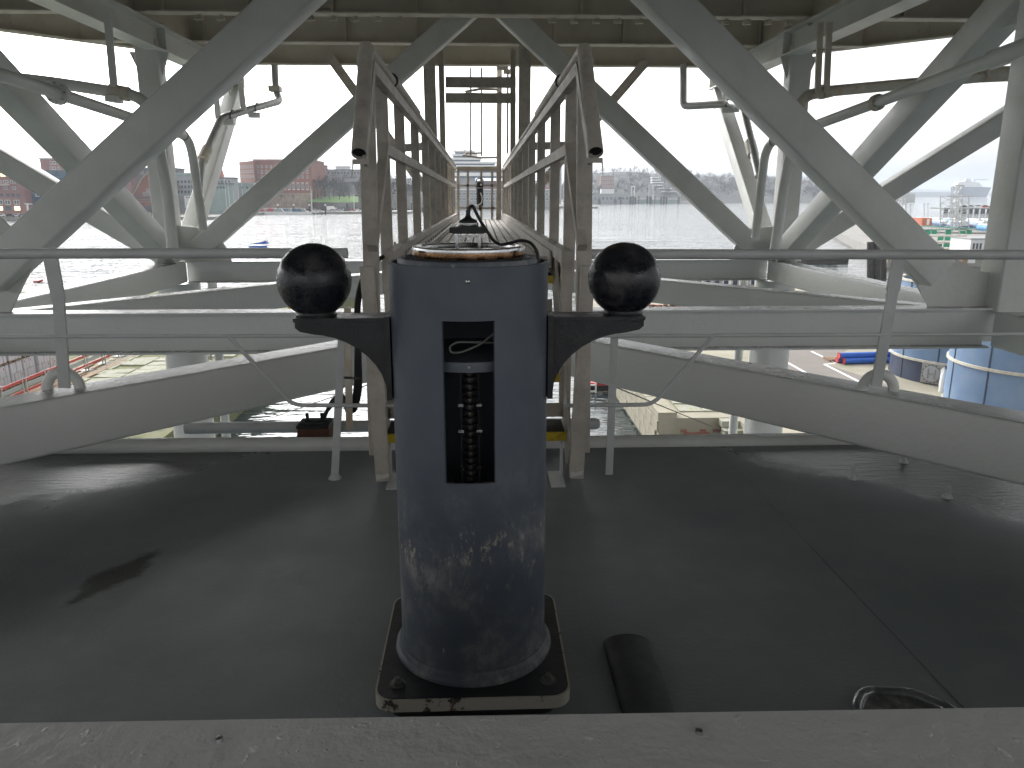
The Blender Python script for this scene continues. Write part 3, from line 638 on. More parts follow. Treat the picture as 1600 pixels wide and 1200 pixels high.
# ================================================================== GANGWAY
K = Thing('gangway', 'narrow dusty aluminium gangway with tall barred sides running forward', 'gangway', (-.035, 3.6, 0))
XC = -.035; HW = .49; YE = 15.3
zv = lambda y: 1.352 - .0075*y
zt = lambda y: zv(y) + .655; zm = lambda y: zv(y) + .27; zl = lambda y: zv(y) - .27; zf = lambda y: zv(y) - .37
WK = M['walk']
PYS = [4.34, 5.25, 6.45, 7.6, 8.7, 9.8, 10.9, 12.0, 13.1, 14.2, 15.2]
for sg in (-1, 1):
    X = XC + (HW if sg > 0 else -.450)
    K.part('hand_rail', MB().tube([(X, 3.62, zt(3.62)), (X, YE, zt(YE))], .027, 14), WK)
    K.part('rail_bar', MB().beam((X, 3.66, zt(3.66)-.062), (X, YE, zt(YE)-.062), .045, .055, (1,0,0)), WK)
    K.part('hand_rail_sleeve', MB().tube([(X, 4.55, zt(4.55)+.006), (X, 6.2, zt(6.2)+.006)], .036, 14), WK)
    K.part('end_cap', MB().tube([(X, 4.53, zt(4.55)+.006), (X, 4.56, zt(4.55)+.006)], .038, 14), M['black'])
    K.part('mid_bar', MB().beam((X-sg*.0, 3.95, zm(3.95)), (X, YE, zm(YE)), .035, .055, (1,0,0)), WK)
    K.part('toe_bar', MB().beam((X-sg*.01, 4.0, zl(4.0)), (X-sg*.01, YE, zl(YE)), .05, .07, (1,0,0)), WK)
    K.part('side_stringer', MB().beam((X+sg*.035, 4.4, zf(4.4)-.06), (X+sg*.035, YE, zf(YE)-.06), .05, .16, (1,0,0)), WK)
    K.part('kick_plate', MB().beam((X-sg*.045, 4.6, zf(4.6)+.05), (X-sg*.045, YE, zf(YE)+.05), .012, .09, (1,0,0)), WK)
    for y in PYS:
        K.part('post', MB().beam((X+sg*.036, y, zf(y)-.12), (X+sg*.036, y, zt(y)-.035), .062, .062, (1,0,0), .005), WK)
    # main post: two lapped flats from handrail to deck, with a slanted plank
    o = K.part('end_post', MB().beam((X+sg*.040, 3.62, .125), (X+sg*.012, 3.62, zt(3.6)-.03), .070, .05, (1,0,0), .006), WK)
    K.part('inner_leg', MB().beam((X-sg*.0, 3.535, .022), (X+sg*.02, 3.535, .62), .068, .05, (1,0,0), .006), WK, o)
    K.part('inner_leg', MB().beam((X+sg*.02, 3.535, .615), (X+sg*.035, 3.54, 1.05), .062, .045, (1,0,0), .006), WK, o)
    K.part('chip', MB().prism([V((X-sg*.0+dx, 3.5085, z)) for dx, z in ((-.03,.03),(.03,.045),(.028,.065),(.0,.055),(-.03,.06))][::1], (0,-.0015,0)), M['chip'], o)
    K.part('slant_plank', MB().beam((X-sg*.02, 3.93, zm(3.93)+.005), (X+sg*.008, 3.56, 1.13), .045, .05, (1,0,0), .004), WK, o)
    K.part('toe_post', MB().beam((X-sg*.012, 4.0, zl(4.0)+.03), (X-sg*.012, 4.0, .2), .06, .05, (1,0,0), .005), WK)
    # sloping stair handrail coming towards the camera, open end
    tp = V((X+sg*.004, 3.60, zt(3.6)+.0)); en = PY(561,240,3.16) if sg < 0 else PY(931,238,3.16)
    d = (en - tp).normalized(); mb = MB(); mb.tube([tp - d*.01, en], .031, 18, caps=False); mb.tube([en, tp - d*.01], .027, 18, caps=False)
    mb.lathe([(.027,0),(.031,0)], (0,0,0), 18); nv = 36
    q = V((0,0,1)).rotation_difference(d)
    for i in range(len(mb.v)-nv, len(mb.v)): mb.v[i] = en + q @ mb.v[i]
    hr = K.part('stair_rail', mb, WK)
    K.part('rail_bore_shade', MB().tube([en - d*.02, en - d*.012], .0272, 18), M['black'], hr)  # black disc painted in as the shade inside the open tube
    pp = [tp + V((-sg*.028,0,-.06)), tp + V((-sg*.028,.02,-.20)), en + V((-sg*.022,.03,-.045)), en + V((sg*.028,.0,-.032)), en + V((sg*.028,.0,-.07))]
    K.part('rail_flat', MB().beam(tp + V((-sg*.026,.03,-.06)), en + V((-sg*.018,.03,-.03)), .014, .05, (1,0,0)), WK, hr)
    K.part('bent_tab', MB().prism([en + V((sg*x,.012,z)) for x, z in ((-.034,-.02),(.03,-.02),(.034,-.085),(.026,-.04),(-.034,-.04))], (0,.006,0)), WK, hr)
# floor planks (grooved), built one by one
for k in range(11):
    x = XC - .43 + .86*(k+.5)/11
    K.part('floor_plank', MB().beam((x, 4.6, zf(4.6)), (x, YE-.05, zf(YE)), .062, .03, (1,0,0)), WK)
for k in range(12): y = 4.8 + k*.93; K.part('floor_bearer', MB().cbox((XC, y, zf(y)-.06), (.94, .05, .06)), WK)
# steps with yellow nosings
for y, z in ((3.74,.19),(4.02,.43),(4.30,.67),(4.56,.90)):
    s_ = K.part('step', MB().cbox((XC, y+.11, z-.012), (.91, .22, .022)), M['dkwood'])
    K.part('nosing', MB().cbox((XC, y-.008, z-.022), (.92, .014, .045)), M['yellow'], s_)
    K.part('riser', MB().cbox((XC, y+.20, z+.06), (.90, .012, .075)), WK, s_)
for sg in (-1, 1):
    K.part('stair_stringer', MB().beam((XC+sg*.475, 3.70, .06), (XC+sg*.475, 4.72, 1.0), .012, .26, (1,0,0)), WK)
    p = PZ(880, 768, 0) if sg > 0 else PZ(617, 768, 0)
    K.part('foot_angle', MB().cbox((XC+sg*.425, 3.62, .09), (.010, .06, .17)).cbox((XC+sg*.395, 3.55, .006), (.07, .20, .010)), M['rail'])
# hanger frame near the roof edge
YG = 12.62
for sg in (-1, 1):
    c = K.part('hanger_post', MB().beam((XC+sg*.715, YG, zf(YG)-.2), (XC+sg*.735, YG, 3.60), .18, .12, (1,0,0)), WK)
    K.part('inner_post', MB().beam((XC+sg*.555, YG+.14, zf(YG)-.2), (XC+sg*.555, YG+.14, 3.54), .085, .10, (1,0,0)), WK, c)
    a = PY(524, 104, 14.7) if sg < 0 else PY(1003, 104, 14.7); a.z = 3.60; a += (a - V((XC+sg*.60, 14.7, zf(14.7)+.05))).normalized()*.12; b = V((XC+sg*.60, 14.7, zf(14.7)+.05))
    K.part('hanger_brace', MB().beam(a, b, .10, .16, (0,1,0)), WK)
    f = .44; m_ = b + (a-b)*.44
    K.part('tie_bar', MB().beam(V((XC+sg*.80, YG+.04, 2.10)), PY(597,234,YG+.04) if sg < 0 else PY(925,226,YG+.04), .05, .115, (0,1,0)), WK)
for y0, y1 in ((121,136),(146,160)):
    a, b = PY(696, (y0+y1)/2, YG+.14), PY(806, (y0+y1)/2+.5, YG+.14)
    K.part('cross_bar', MB().beam(a, b, .05, (y1-y0)/1200*YG, (0,1,0)), WK)
# end gate
Y = YE + .05
def gb(nm, q0, q1, w, d=.04): K.part(nm, MB().beam(PY(*q0, Y), PY(*q1, Y), d, w*Y/1200, (0,1,0)), WK)
gb('gate_rail', (714,264), (778,264), 7, .07); gb('gate_rail', (716,290), (776,290), 3); gb('gate_rail', (716,325), (776,325), 3); gb('gate_rail', (714,346.5), (778,346.5), 7, .07)
for x in (731, 752, 769): gb('gate_bar', (x,266), (x,346), 3.6)
for x in (716, 787): gb('gate_bar', (x,262), (x,350), 4.2, .06)
gb('gate_post', (780.5,104), (779,352), 7.5, .10)
# hanging ladder cage above the gate
YL = 14.5
L = Thing('cage_ladder', 'thin hanging ladder frame with hoop above the gangway gate', 'ladder', PY(752,175,YL))
for x in (735.5, 752.5): L.part('ladder_rail', MB().beam(PY(x,106,YL), PY(x,244,YL), .025, .03, (0,1,0)), WK)
L.part('hoop', MB().tube([PY(778,246,YL+.2), PY(750,246.5,YL-.1), PY(724,243,YL), PY(727,240,YL+.5), PY(752,239,YL+.6)], .018, 8), WK)
L.part('hoop', MB().tube([PY(778,140,YL+.2), PY(752,139,YL-.1), PY(728,143,YL), PY(731,146,YL+.4), PY(752,147,YL+.6)], .022, 8), WK)
L.part('side_wire', MB().tube([PY(727,146,YL), PY(726,240,YL)], .005, 6), WK)
L.part('rope', MB().tube([PY(793.5,112,YL), PY(793,240,YL)], .018, 8), WK)
L.part('bracket', MB().cbox(PY(794,112,YL), (.16,.1,.07)).cbox(PY(785,107,YL), (.2,.1,.05)), M['roofedge'])
# draped cable with clips along the toe bar
pts = []; cl = []
for k in range(46):
    y = 4.05 + k*.17; pts.append(V((XC-.450+.055, y, zl(y) - .055 - .022*(k % 2))))
    if k % 2 == 0: cl.append(V((XC-.450+.045, y, zl(y)-.045)))
K.part('draped_cable', MB().tube(pts, .011, 6), M['galv'])
cm = None
for p in cl:
    if cm is None: cm = MB().cbox((0,0,0), (.035,.05,.03)).mesh('cable_clip', M['walk'])
    K.rep('cable_clip', cm, p)
# lamp on the end gate
p = PY(750, 322, Y-.12); s_ = (Y-.12)/1200
L = Thing('gate_lamp', 'black cylindrical lamp with wire handle and white cable on the far gate', 'lamp', p)
bd = L.part('body', MB().lathe([(.0001,0),(.063,0),(.066,.02),(.066,.30),(.070,.305),(.070,.33),(.0001,.33)], p, 20), M['iron'])
L.part('head', MB().lathe([(.0001,.345),(.066,.345),(.072,.355),(.072,.42),(.060,.445),(.0001,.447)], p, 20), M['iron'], bd)
L.part('wire_handle', MB().tube([p+V((-.06,0,.43)),p+V((-.065,0,.49)),p+V((-.03,0,.515)),p+V((.03,0,.515)),p+V((.065,0,.49)),p+V((.06,0,.43))], .009, 8), M['iron'], bd)
L.part('window', MB().lathe([(.0001,0),(.02,-.003)], p+V((.025,-.074,.40)), 10, axis='Y'), M['white'], bd)
L.part('white_cable', MB().tube([p+V((-.15,-.05,.01)),p+V((-.02,-.075,.02)),p+V((.035,-.08,.07)),p+V((.045,-.08,.16)),p+V((.01,-.075,.25))], .011, 8, .03), M['white'], bd)
L.part('foot', MB().cbox(p+V((.0,0,-.04)), (.04,.04,.09)), M['iron'], bd)
# ================================================================== FIRE MAINS AND DRAIN PIPES
def flange(t, p, d, r, mat, under, bolts=True):
    d = d.normalized(); f = t.part('flange', MB().tube([p-d*.03, p-d*.004], r, 16).tube([p+d*.004, p+d*.03], r, 16), mat, under)
    if bolts:
        s1 = d.orthogonal().normalized(); s2 = d.cross(s1); b = MB()
        for k in range(8):
            a = math.pi*k/4; q = p + (s1*math.cos(a) + s2*math.sin(a))*(r-.015); b.tube([q-d*.05, q+d*.05], .009, 6)
        o = t.part('flange_bolts', b, M['steel'], under); o['kind'] = 'stuff'
    return f
# long mains inside each side truss
P = lambda x, y, Y: PY(x, y, Y)
t = Thing('fire_main', 'long grey pipe with bolted flange, elbow dropping beside the post, brick hall behind', 'pipe', P(100,140,7.2), 'fire mains along the truss')
a, b, c, d = P(-300,60,5.2), P(0,116,6.6), P(292,213,10.4), P(318,360,10.5); m_ = t.part('pipe', MB().tube([a, b, c + (c-b).normalized()*.10, d], .056, 18, .26, seg=8), G)
e = b + (c-b)*.215; flange(t, P(47,126,7.05) if False else e, c-b, .098, G, m_)
t.part('clamp', MB().tube([c-(c-b).normalized()*.12, c-(c-b).normalized()*.105], .064, 16), M['black'], m_)
t = Thing('fire_main', 'long grey pipe with sleeve joint dropping beside the post, tree covered shore behind', 'pipe', P(1450,125,7.5), 'fire mains along the truss')
a, b, c, d = P(1800,8,5.4), P(1560,90,6.6), P(1203,222,10.2), P(1180,372,10.3); m_ = t.part('pipe', MB().tube([a, b, c + (c-b).normalized()*.10, d], .056, 18, .26, seg=8), G)
e = b + (c-b)*.42; flange(t, e, c-b, .082, M['rpipe'], m_); e = b + (c-b)*.02
t.part('sleeve', MB().tube([e, e-(c-b).normalized()*1.6], .078, 18), G, m_); t.part('clamp', MB().tube([c-(c-b).normalized()*.10, c-(c-b).normalized()*.085], .064, 16), M['black'], m_)
# short cross mains with hangers
t = Thing('cross_pipe', 'dull pipe turning down by the post, hung from the chord on one flat bar', 'pipe', P(170,140,9), 'cross pipes under the chord')
m_ = t.part('pipe', MB().tube([P(-60,112,9.3), P(90,130,9.1), P(232,152,9), P(262,300,9.02), P(270,395,9.05)], .062, 16, .25, seg=8), G)
t.part('pipe_collar', MB().tube([P(172,142,9.0), P(202,147.5,9.0)], .077, 16), M['rpipe'], m_); t.part('saddle', MB().beam(P(169,154,8.97), P(188,156,8.97), .16, .07, (0,1,0)), G, m_)
t.part('hanger_bar', MB().beam(P(167,12,8.95), P(178,136,8.95), .03, .075, (0,1,0)), G)
t = Thing('cross_pipe', 'rust streaked cream pipe turning down by the post, hung on two flat bars', 'pipe', P(1290,145,9), 'cross pipes under the chord')
m_ = t.part('pipe', MB().tube([P(1640,120,9.4), P(1560,118,9.3), P(1290,143,9), P(1254,150,9.0), P(1240,212,9.01)], .060, 16, .25, seg=8), M['rpipe']); t.part('drop_leg', MB().tube([P(1239.5,214,9.01), P(1226,285,9.02), P(1210,395,9.05)], .058, 16), G, m_)
e = P(1536,117,9.27); t.part('pipe_collar', MB().tube([e, P(1600,114,9.3)], .085, 16), M['rpipe'], m_)
for x in (1278, 1292):
    t.part('hanger_bar', MB().beam(P(x+4,35,8.93), P(x-1,150,8.93), .03, .065, (0,1,0)), M['rpipe']); t.part('clamp', MB().beam(P(x-7,151,8.9), P(x+5,149,8.9), .15, .045, (0,1,0)), M['rpipe'], m_)
t.part('clamp', MB().tube([P(1281,144,9),P(1288,143.5,9)], .078, 14), M['rpipe'], m_)
# galvanised drains at the far end of each chord
t = Thing('drain_pipe', 'shiny galvanised drain pipe bending under the roof corner, big brick building behind', 'pipe', P(390,172,13.6), 'galvanised drain pipes')
m_ = t.part('pipe', MB().tube([P(429,100,14.8), P(431,142,14.8), P(438,158,14.7), P(392,170,13.9), P(345,185,13.2), P(315,252,12.6), P(311,300,12.4)], .062, 14, .12), M['galv'])
t.part('joint_sleeve', MB().tube([P(324,232,12.8), P(316,250,12.6)], .085, 14), M['rpipe'], m_)
t.part('collar', MB().cbox(P(430,139,14.8), (.2,.2,.09)), M['rpipe'], m_)
for (x, y, Y) in ((362,186,13.35), (401,175,14.0)):
    s_ = t.part('saddle', MB().beam(P(x-12,y+5,Y), P(x+5,y+5,Y), .13, .085, (0,1,0)), G, m_)
    t.part('u_bolt', MB().tube([P(x-2,y,Y-.08), P(x-3,y-8,Y-.09), P(x,y-14,Y), P(x+3,y-13,Y+.08)], .012, 8), M['black'], s_)
t.part('hanger_bar', MB().beam(P(338,150,13.2), P(341,188,13.2), .03, .085, (0,1,0)), G); t.part('hanger_bar', MB().beam(P(375,120,13.6), P(381,172,13.6), .03, .085, (0,1,0)), G)
t = Thing('drain_pipe', 'shiny galvanised drain pipe bending under the roof corner, wooded hill behind', 'pipe', P(1110,163,14), 'galvanised drain pipes')
m_ = t.part('pipe', MB().tube([P(1067.5,100,14.7), P(1067.5,166,14.7), P(1140,162,14.0), P(1160,164,13.4), P(1176,232,12.7), P(1186,275,12.3)], .066, 14, .10), M['galv'])
t.part('joint_sleeve', MB().tube([P(1172,222,12.85), P(1177,243,12.65)], .09, 14), M['rpipe'], m_)
s_ = t.part('saddle', MB().beam(P(1129,172,14.0), P(1155,171,13.9), .13, .085, (0,1,0)), G, m_)
t.part('u_bolt', MB().tube([P(1135,170,13.95), P(1134,162,13.92), P(1137,156,14), P(1140,157,14.08)], .012, 8), M['black'], s_)
# mooring wires running down to the quay
solo('mooring_wire', MB().tube([P(590,596,14), PZ(380,668,-8)], .012, 6), M['black'], 'thin dark wire running down to the mossy quay side beyond the junction box', 'wire', P(590,596,14))
solo('mooring_wire', MB().tube([P(940,596,14), PZ(1150,682,-8.9)], .014, 6), M['black'], 'thin dark wire running down to the stone quay steps', 'wire', P(940,596,14))
# ================================================================== QUAYS AND SHORES
def ground(name, poly, z, mat, depth=6.0):
    return struct(name, MB().prism([V((x, y, z - depth)) for x, y in poly], (0, 0, depth)), mat)
qr = ground('quay', [(12.1,20),(60,20),(60,60),(46,75),(38,99),(12,99),(8.4,52),(8.4,34.8),(12.1,34.8)], GZ, M['quay'])
ql = ground('quay', [(-90,10),(-14,10),(-14,86),(-90,86)], GZ, M['moss'])
yard = ground('yard_ground', [(70,131),(120,135),(420,215),(420,330),(120,272),(100,215)], GZ, M['conc'])
# stone coping and wall courses on the near quay corner, block by block
bm_ = MB().cbox((0,0,0), (.9,1.5,.34)).mesh('coping_stone', M['quay'])
for k in range(14):
    o = bpy.data.objects.new('coping_stone', bm_); o.location = (8.80, 35.6 + k*1.53, GZ + .10 + random.uniform(-.02,.02)); link(o, qr)
slab = MB().cbox((0,0,0), (1.16,1.16,.10)).mesh('paving_slab', M['slab'])
for i in range(5):
    for j in range(8):
        if random.random() < .12: continue
        o = bpy.data.objects.new('paving_slab', slab); o.location = (10.2 + i*1.2, 36.4 + j*1.2, GZ + .03 + random.uniform(-.03,.03)); o.rotation_euler = (random.uniform(-.02,.02), random.uniform(-.02,.02), random.uniform(-.03,.03)); link(o, qr)
cb = MB().cbox((0,0,0), (.10,1.25,.52)).mesh('wall_stone', M['quay'])
for j in range(3):
    for k in range(12):
        o = bpy.data.objects.new('wall_stone', cb); o.location = (8.37 + random.uniform(-.02,.02), 35.5 + k*1.30 + .4*(j % 2), GZ - .42 - j*.56); link(o, qr)
fb = MB().cbox((0,0,0), (.28,.10,.12)).mesh('brick', M['brick3'])
for j in range(8):
    for k in range(9):
        if random.random() < .3 + .06*j: continue
        o = bpy.data.objects.new('brick', fb); o.location = (9.6 + k*.31 + .15*(j % 2), 34.78 + random.uniform(-.02,.02), GZ - .62 - j*.145); link(o, qr)
st = MB().cbox((0,0,0), (1.3,.55,.28)).mesh('stone_step', M['slab'])
for k in range(5):
    o = bpy.data.objects.new('stone_step', st); o.location = (11.9, 34.5 - k*.52, GZ - .16 - k*.3); link(o, qr)
rd = MB().add([(x, y, GZ+.006) for x, y in ((16.6,24),(22.8,24),(22.6,41),(21.6,46.2),(26,52),(27,60),(21,60),(18.2,45))], [tuple(range(8))])
ro = struct('road', rd, M['asph'])
def stripe(q0, q1, w):
    a, b = PZ(*q0, GZ+.011), PZ(*q1, GZ+.011); d = (b-a).normalized(); n = V((-d.y, d.x, 0))*w/2
    o = bpy.data.objects.new('road_line', MB().add([a-n, b-n, b+n, a+n], [(0,1,2,3)]).mesh('road_line', M['white'])); link(o, ro)
stripe((1221,561),(1262,584),.20); stripe((1268,549),(1306,567),.20); stripe((1288,569),(1352,601),.20); stripe((1288,569),(1306,567.5),.16)
# ------------------------------------------------------------------ left quay: pallets, barrier, timber, slabs
def pallet_stack(loc, label):
    t = Thing('package_pallet', label, 'pallet stack', loc, 'pallets of white foil packages on the quay')
    return t
pk = MB().beam((0,0,-.29), (0,0,.29), 1.05, .27, (1,0,0), .03)
lg = MB().cbox((.53,0,.13), (.010,.045,.12)); 
pk.add(lg.v, lg.f)
pkm = pk.mesh('package', [M['pack'], M['red']])
for i, f in enumerate(pkm.polygons):
    if i >= len(pkm.polygons) - 6: f.material_index = 1
pkp = MB().beam((0,0,-.29), (0,0,.29), 1.05, .27, (1,0,0), .03).mesh('package', M['pack'])
ORD = 'first second third fourth fifth sixth seventh eighth ninth tenth eleventh twelfth thirteenth fourteenth fifteenth sixteenth seventeenth eighteenth nineteenth twentieth'.split()
pbm = MB()
for k in range(4): pbm.cbox((-.45+.3*k, 0, .10), (.12, 1.16, .03))
for k in range(3): pbm.cbox((0, -.5+.5*k, .045), (1.1, .10, .08))
pbm = pbm.mesh('wooden_base', M['wood'])
for row in range(2):
    for k in range(11):
        y = 33.5 + k*1.32
        for lay in range(row, 2):
            loc = V((-26.4 - row*1.5 + random.uniform(-.06,.06), y + random.uniform(-.05,.05), GZ + lay*1.36))
            t = pallet_stack(loc, '%s pallet of white packages counting away from the ship, %s' % (ORD[k], 'lower tier beside the red barrier' if lay == 0 else 'upper tier of the front row' if row == 0 else 'upper tier of the back row'))
            t.rep('wooden_base', pbm, loc)
            for i in range(4):
                for j in range(2): t.rep('package', pkm if random.random() < .22 else pkp, loc + V((random.uniform(-.02,.02), -.42 + i*.28, .42 + j*.60)), rot=(0,0,random.uniform(-.03,.03)))
rolls = []
for k in range(3):
    loc = PZ(14, 588 + 14*k, -7.6) if False else V((-24.9, 36.2 + k*.9, GZ + .02))
    t = Thing('open_package', ('white package lying with its green end facing out, lowest of three', 'white package lying with its green end facing out, middle of three', 'white package lying with its green end facing out, topmost of three')[k], 'package', V((-25.1, 36.6+.15*k, GZ+.02+.56*k)), 'loose packages by the barrier')
    c = t.base; t.part('wrap', MB().beam(c+V((-.6,0,.28)), c+V((.6,0,.28)), .56, .54, (0,1,0), .10), M['pack'])
    t.part('foam_end', MB().tube([c+V((.6,0,.28)), c+V((.612,0,.28))], .21, 16), M['moss'])
rl = MB().cbox((0,0,.95), (.04,2.0,.16)).mesh('red_board', M['red']); rl2 = MB().cbox((0,0,.38), (.04,2.0,.14)).mesh('red_board', M['red'])
pst = MB().cbox((0,0,.55), (.05,.05,1.1)).mesh('barrier_post', M['galv']); pft = MB().cbox((0,0,.05), (.7,.2,.10)).mesh('barrier_foot', M['black']); wbd = MB().cbox((0,0,.66), (.02,1.9,.26)).mesh('white_board', M['bluebd'])
wbd2 = MB().cbox((0,0,.66), (.02,1.9,.22)).mesh('pale_board', M['palegrey'])
for k in range(11):
    loc = V((-24.0 + .035*k, 32.6 + k*2.06, GZ)); t = Thing('barrier', '%s red boarded barrier panel on the quay edge counting away from the ship' % ORD[k], 'barrier', loc, 'red site barriers')
    t.rep('red_board', rl, loc); t.rep('red_board', rl2, loc); t.rep('pale_board', wbd2, loc)
    for dy in (-.9,.9):
        p_ = t.rep('barrier_post', pst, loc + V((.05,dy,0))); f_ = t.rep('barrier_foot', pft, loc); f_.parent = p_; f_.location = (0,0,0)
for k in range(7):
    a = V((-24.3 + .22*k, 40.0 + random.uniform(-1,1), GZ + .06)); b = a + V((random.uniform(-.3,.3), 9 + random.uniform(-1,2), 0))
    solo('timber_board', MB().beam(a, b, .20, .07, (1,0,0)), M['wood'], '%s long timber board on the ground counting from the red barrier' % ORD[k], 'board', a, 'timber boards on the quay')
slab2 = MB().cbox((0,0,0), (1.5,1.05,.12)).mesh('paving_slab', M['slab'])
for i in range(5):
    for j in range(9):
        if random.random() < .15: continue
        o = bpy.data.objects.new('paving_slab', slab2); o.location = (-23.2 + i*1.56, 41.0 + j*1.16, GZ + .03 + random.uniform(-.04,.04)); o.rotation_euler = (random.uniform(-.03,.03), random.uniform(-.03,.03), random.uniform(-.08,.08)); link(o, ql)
for k in range(9):                                   # scrap and trestles at the far end of the slabs
    p = V((-23.0 + k*.75, 52.2 + random.uniform(-.8,1.4), GZ))
    t = Thing('scrap_frame', '%s small scrap frame counting from the red barrier beyond the mossy slabs' % ORD[k], 'scrap frame', p, 'scrap frames beyond the slabs')
    w, h = random.uniform(.6,1.2), random.uniform(.5,.95)
    for sx in (-1,1): t.part('leg', MB().beam(p+V((sx*w/2,0,0)), p+V((sx*w/2*.8,.1,h)), .07,.07,(1,0,0)), M[random.choice(['dkwood','galv','rustbox'])])
    t.part('top_bar', MB().beam(p+V((-w/2,.1,h)), p+V((w/2,.1,h)), .08,.10,(0,1,0)), M[random.choice(['wood','white','rustbox','galv'])])
for k in range(3):
    p = V((-17.4, 43 + k*3.0, GZ)); t = Thing('guard_post', '%s pale guard frame at the edge of the mossy slabs' % ORD[k], 'guard frame', p, 'guard frames on the slab edge')
    for dy in (0, 2.4): t.part('post', MB().cbox(p+V((0,dy,.55)), (.12,.12,1.1)), M['conc'])
    for z in (.45,.95): t.part('rail', MB().beam(p+V((.07,0,z)), p+V((.07,2.4,z)), .05,.14,(1,0,0)), M['conc'])
p = PZ(463,483,GZ); solo('yellow_skip', MB().cbox(p+V((0,0,.35)), (1.3,1,.7)).cbox(p+V((.9,0,.2)), (.4,.8,.4)), M['yellow'], 'small yellow machine on the quay seen beside the black ball', 'machine', p)
p = PZ(60,441,WZ); t = Thing('boat', 'small red inflatable boat on the rippled water', 'boat', p)
t.part('hull', MB().tube([p+V((-.6,0,.1)), p+V((-.45,-.35,.1)), p+V((.3,-.35,.15)), p+V((.65,0,.3)), p+V((.3,.35,.15)), p+V((-.45,.35,.1)), p+V((-.6,0,.1))], .13, 10, .2), M['red']); t.part('floor', MB().cbox(p+V((-.1,0,.05)), (.8,.5,.06)), M['dkwood'])
p = PZ(405,386,WZ); t = Thing('boat', 'little blue canopy boat beyond the railing', 'boat', p)
hull = [(-2.2,-.7),(1.0,-.7),(1.9,0),(1.0,.7),(-2.2,.7)]
t.part('hull', MB().prism([p+V((x,y,-.1)) for x, y in hull], (0,0,.45)), M['blue']); t.part('canopy', MB().prism([p+V((-1.9,-.8,.7)), p+V((1.9,-.8,1.5)), p+V((2.2,-.8,.75))], (0,1.6,0)), M['blue'])
# ------------------------------------------------------------------ right quay: tanks, pipes, raft
def tank(c, r, z1, label, band, seam0):
    SB = 1.25 if band < 0 else 2.5
    t = Thing('storage_tank', label, 'tank', (c[0], c[1], GZ), 'blue tanks on the quay')
    C3 = (c[0], c[1], 0)
    sh = t.part('shell', MB().lathe([(r,GZ+SB),(r,z1),(r-.12,z1),(r-.12,GZ+SB)], C3, 72, True), M['blueT'])
    t.part('lower_shell', MB().lathe([(r+.004,GZ+.01),(r+.004,GZ+SB)], C3, 72), M['navy'] if band < 0 else M['blueT'])
    t.part('rim', MB().lathe([(r-.14,z1),(r+.07,z1),(r+.07,z1+.10),(r-.14,z1+.10)], C3, 72, True), M['cream'])
    for z in ((GZ+SB, GZ+.25) if band > 0 else (GZ+SB,)): t.part('band', MB().lathe([(r+.003,z-.07),(r+.10,z-.06),(r+.10,z+.06),(r+.003,z+.07)], C3, 72), M['cream'])
    for k in range(10):
        a = seam0 + 2*math.pi*k/10; q = V((c[0] + (r+.012)*math.cos(a), c[1] + (r+.012)*math.sin(a), 0))
        t.part('seam_strip', MB().beam(q+V((0,0,GZ)), q+V((0,0,z1)), .06, .03, (-math.sin(a), math.cos(a), 0)), M['navy'])
    return t
ta = tank((27.8,43.0), 3.5, -3.45, 'blue steel tank with dark lower band and round pale hatch', -1, 2.0)
tb = tank((26.5,35.2), 3.52, -3.45, 'blue steel tank with rusty cream bands nearer the ship', 1, 3.6)
a = math.atan2(-2.25, -2.75); hc_ = V((27.8+3.53*math.cos(a), 43.0+3.53*math.sin(a), GZ+.64)); hn = V((math.cos(a), math.sin(a), 0)); hd = V((-hn.y, hn.x, 0))
hp_ = ta.part('hatch_plate', MB().beam(hc_-hn*.06, hc_+hn*.05, 1.12, 1.12, hd), M['conc'])
ta.part('hatch_cover', MB().tube([hc_+hn*.05, hc_+hn*.12], .44, 28), M['palegrey'], hp_)
ta.part('hatch_bar', MB().beam(hc_+hn*.14+hd*.18-V((0,0,.27)), hc_+hn*.14+hd*.18+V((0,0,.27)), .06,.07,hd).beam(hc_+hn*.14-hd*.18-V((0,0,.27)), hc_+hn*.14-hd*.18+V((0,0,.27)), .06,.07,hd).beam(hc_+hn*.14-hd*.18, hc_+hn*.14+hd*.18, .06,.07,(0,0,1)), M['conc'], hp_)
for k in range(16):
    an = 2*math.pi*k/16; q = hc_+hn*.05+hd*.50*math.cos(an)+V((0,0,.50*math.sin(an))); ta.part('hatch_bolt', MB().tube([q, q+hn*.05], .028, 6), M['iron'], hp_)
solo('gas_bottle', MB().lathe([(.0001,0),(.14,0),(.15,.05),(.15,.9),(.06,1.1),(.06,1.2),(.0001,1.2)], PZ(1471,612,GZ), 14).lathe([(.0001,0),(.14,0),(.15,.05),(.15,.9),(.06,1.1),(.0001,1.2)], PZ(1473,606,GZ)+V((.1,.3,0)), 14), M['white'], 'white drum standing in the gap between the two blue tanks', 'drum', PZ(1471,612,GZ))
for k, (x, y, z) in enumerate(((1318,569,.19),(1312,567,.19),(1316,562,.50))):
    q = PZ(1312 + 6*(k == 0), 569 if k < 2 else 569, GZ) + V((0, (.0,.42,.21)[k], z)); t = Thing('plastic_pipe', ('blue plastic pipe with red end cap, front one of three on the kerb', 'blue plastic pipe with red end cap, back one of three on the kerb', 'blue plastic pipe with red end cap, on top of the other two')[k], 'pipe', q, 'blue pipes stacked on the kerb')
    t.part('tube', MB().tube([q, q+V((3.4,.3,0))], .19, 18), M['blue']); t.part('end_cap', MB().tube([q-V((.03,0,0)), q+V((.04,0,0))], .205, 18), M['red'])
p = PZ(1303,563,GZ); t = Thing('wooden_pallet', 'wooden pallet lying beside the blue pipes', 'pallet', p)
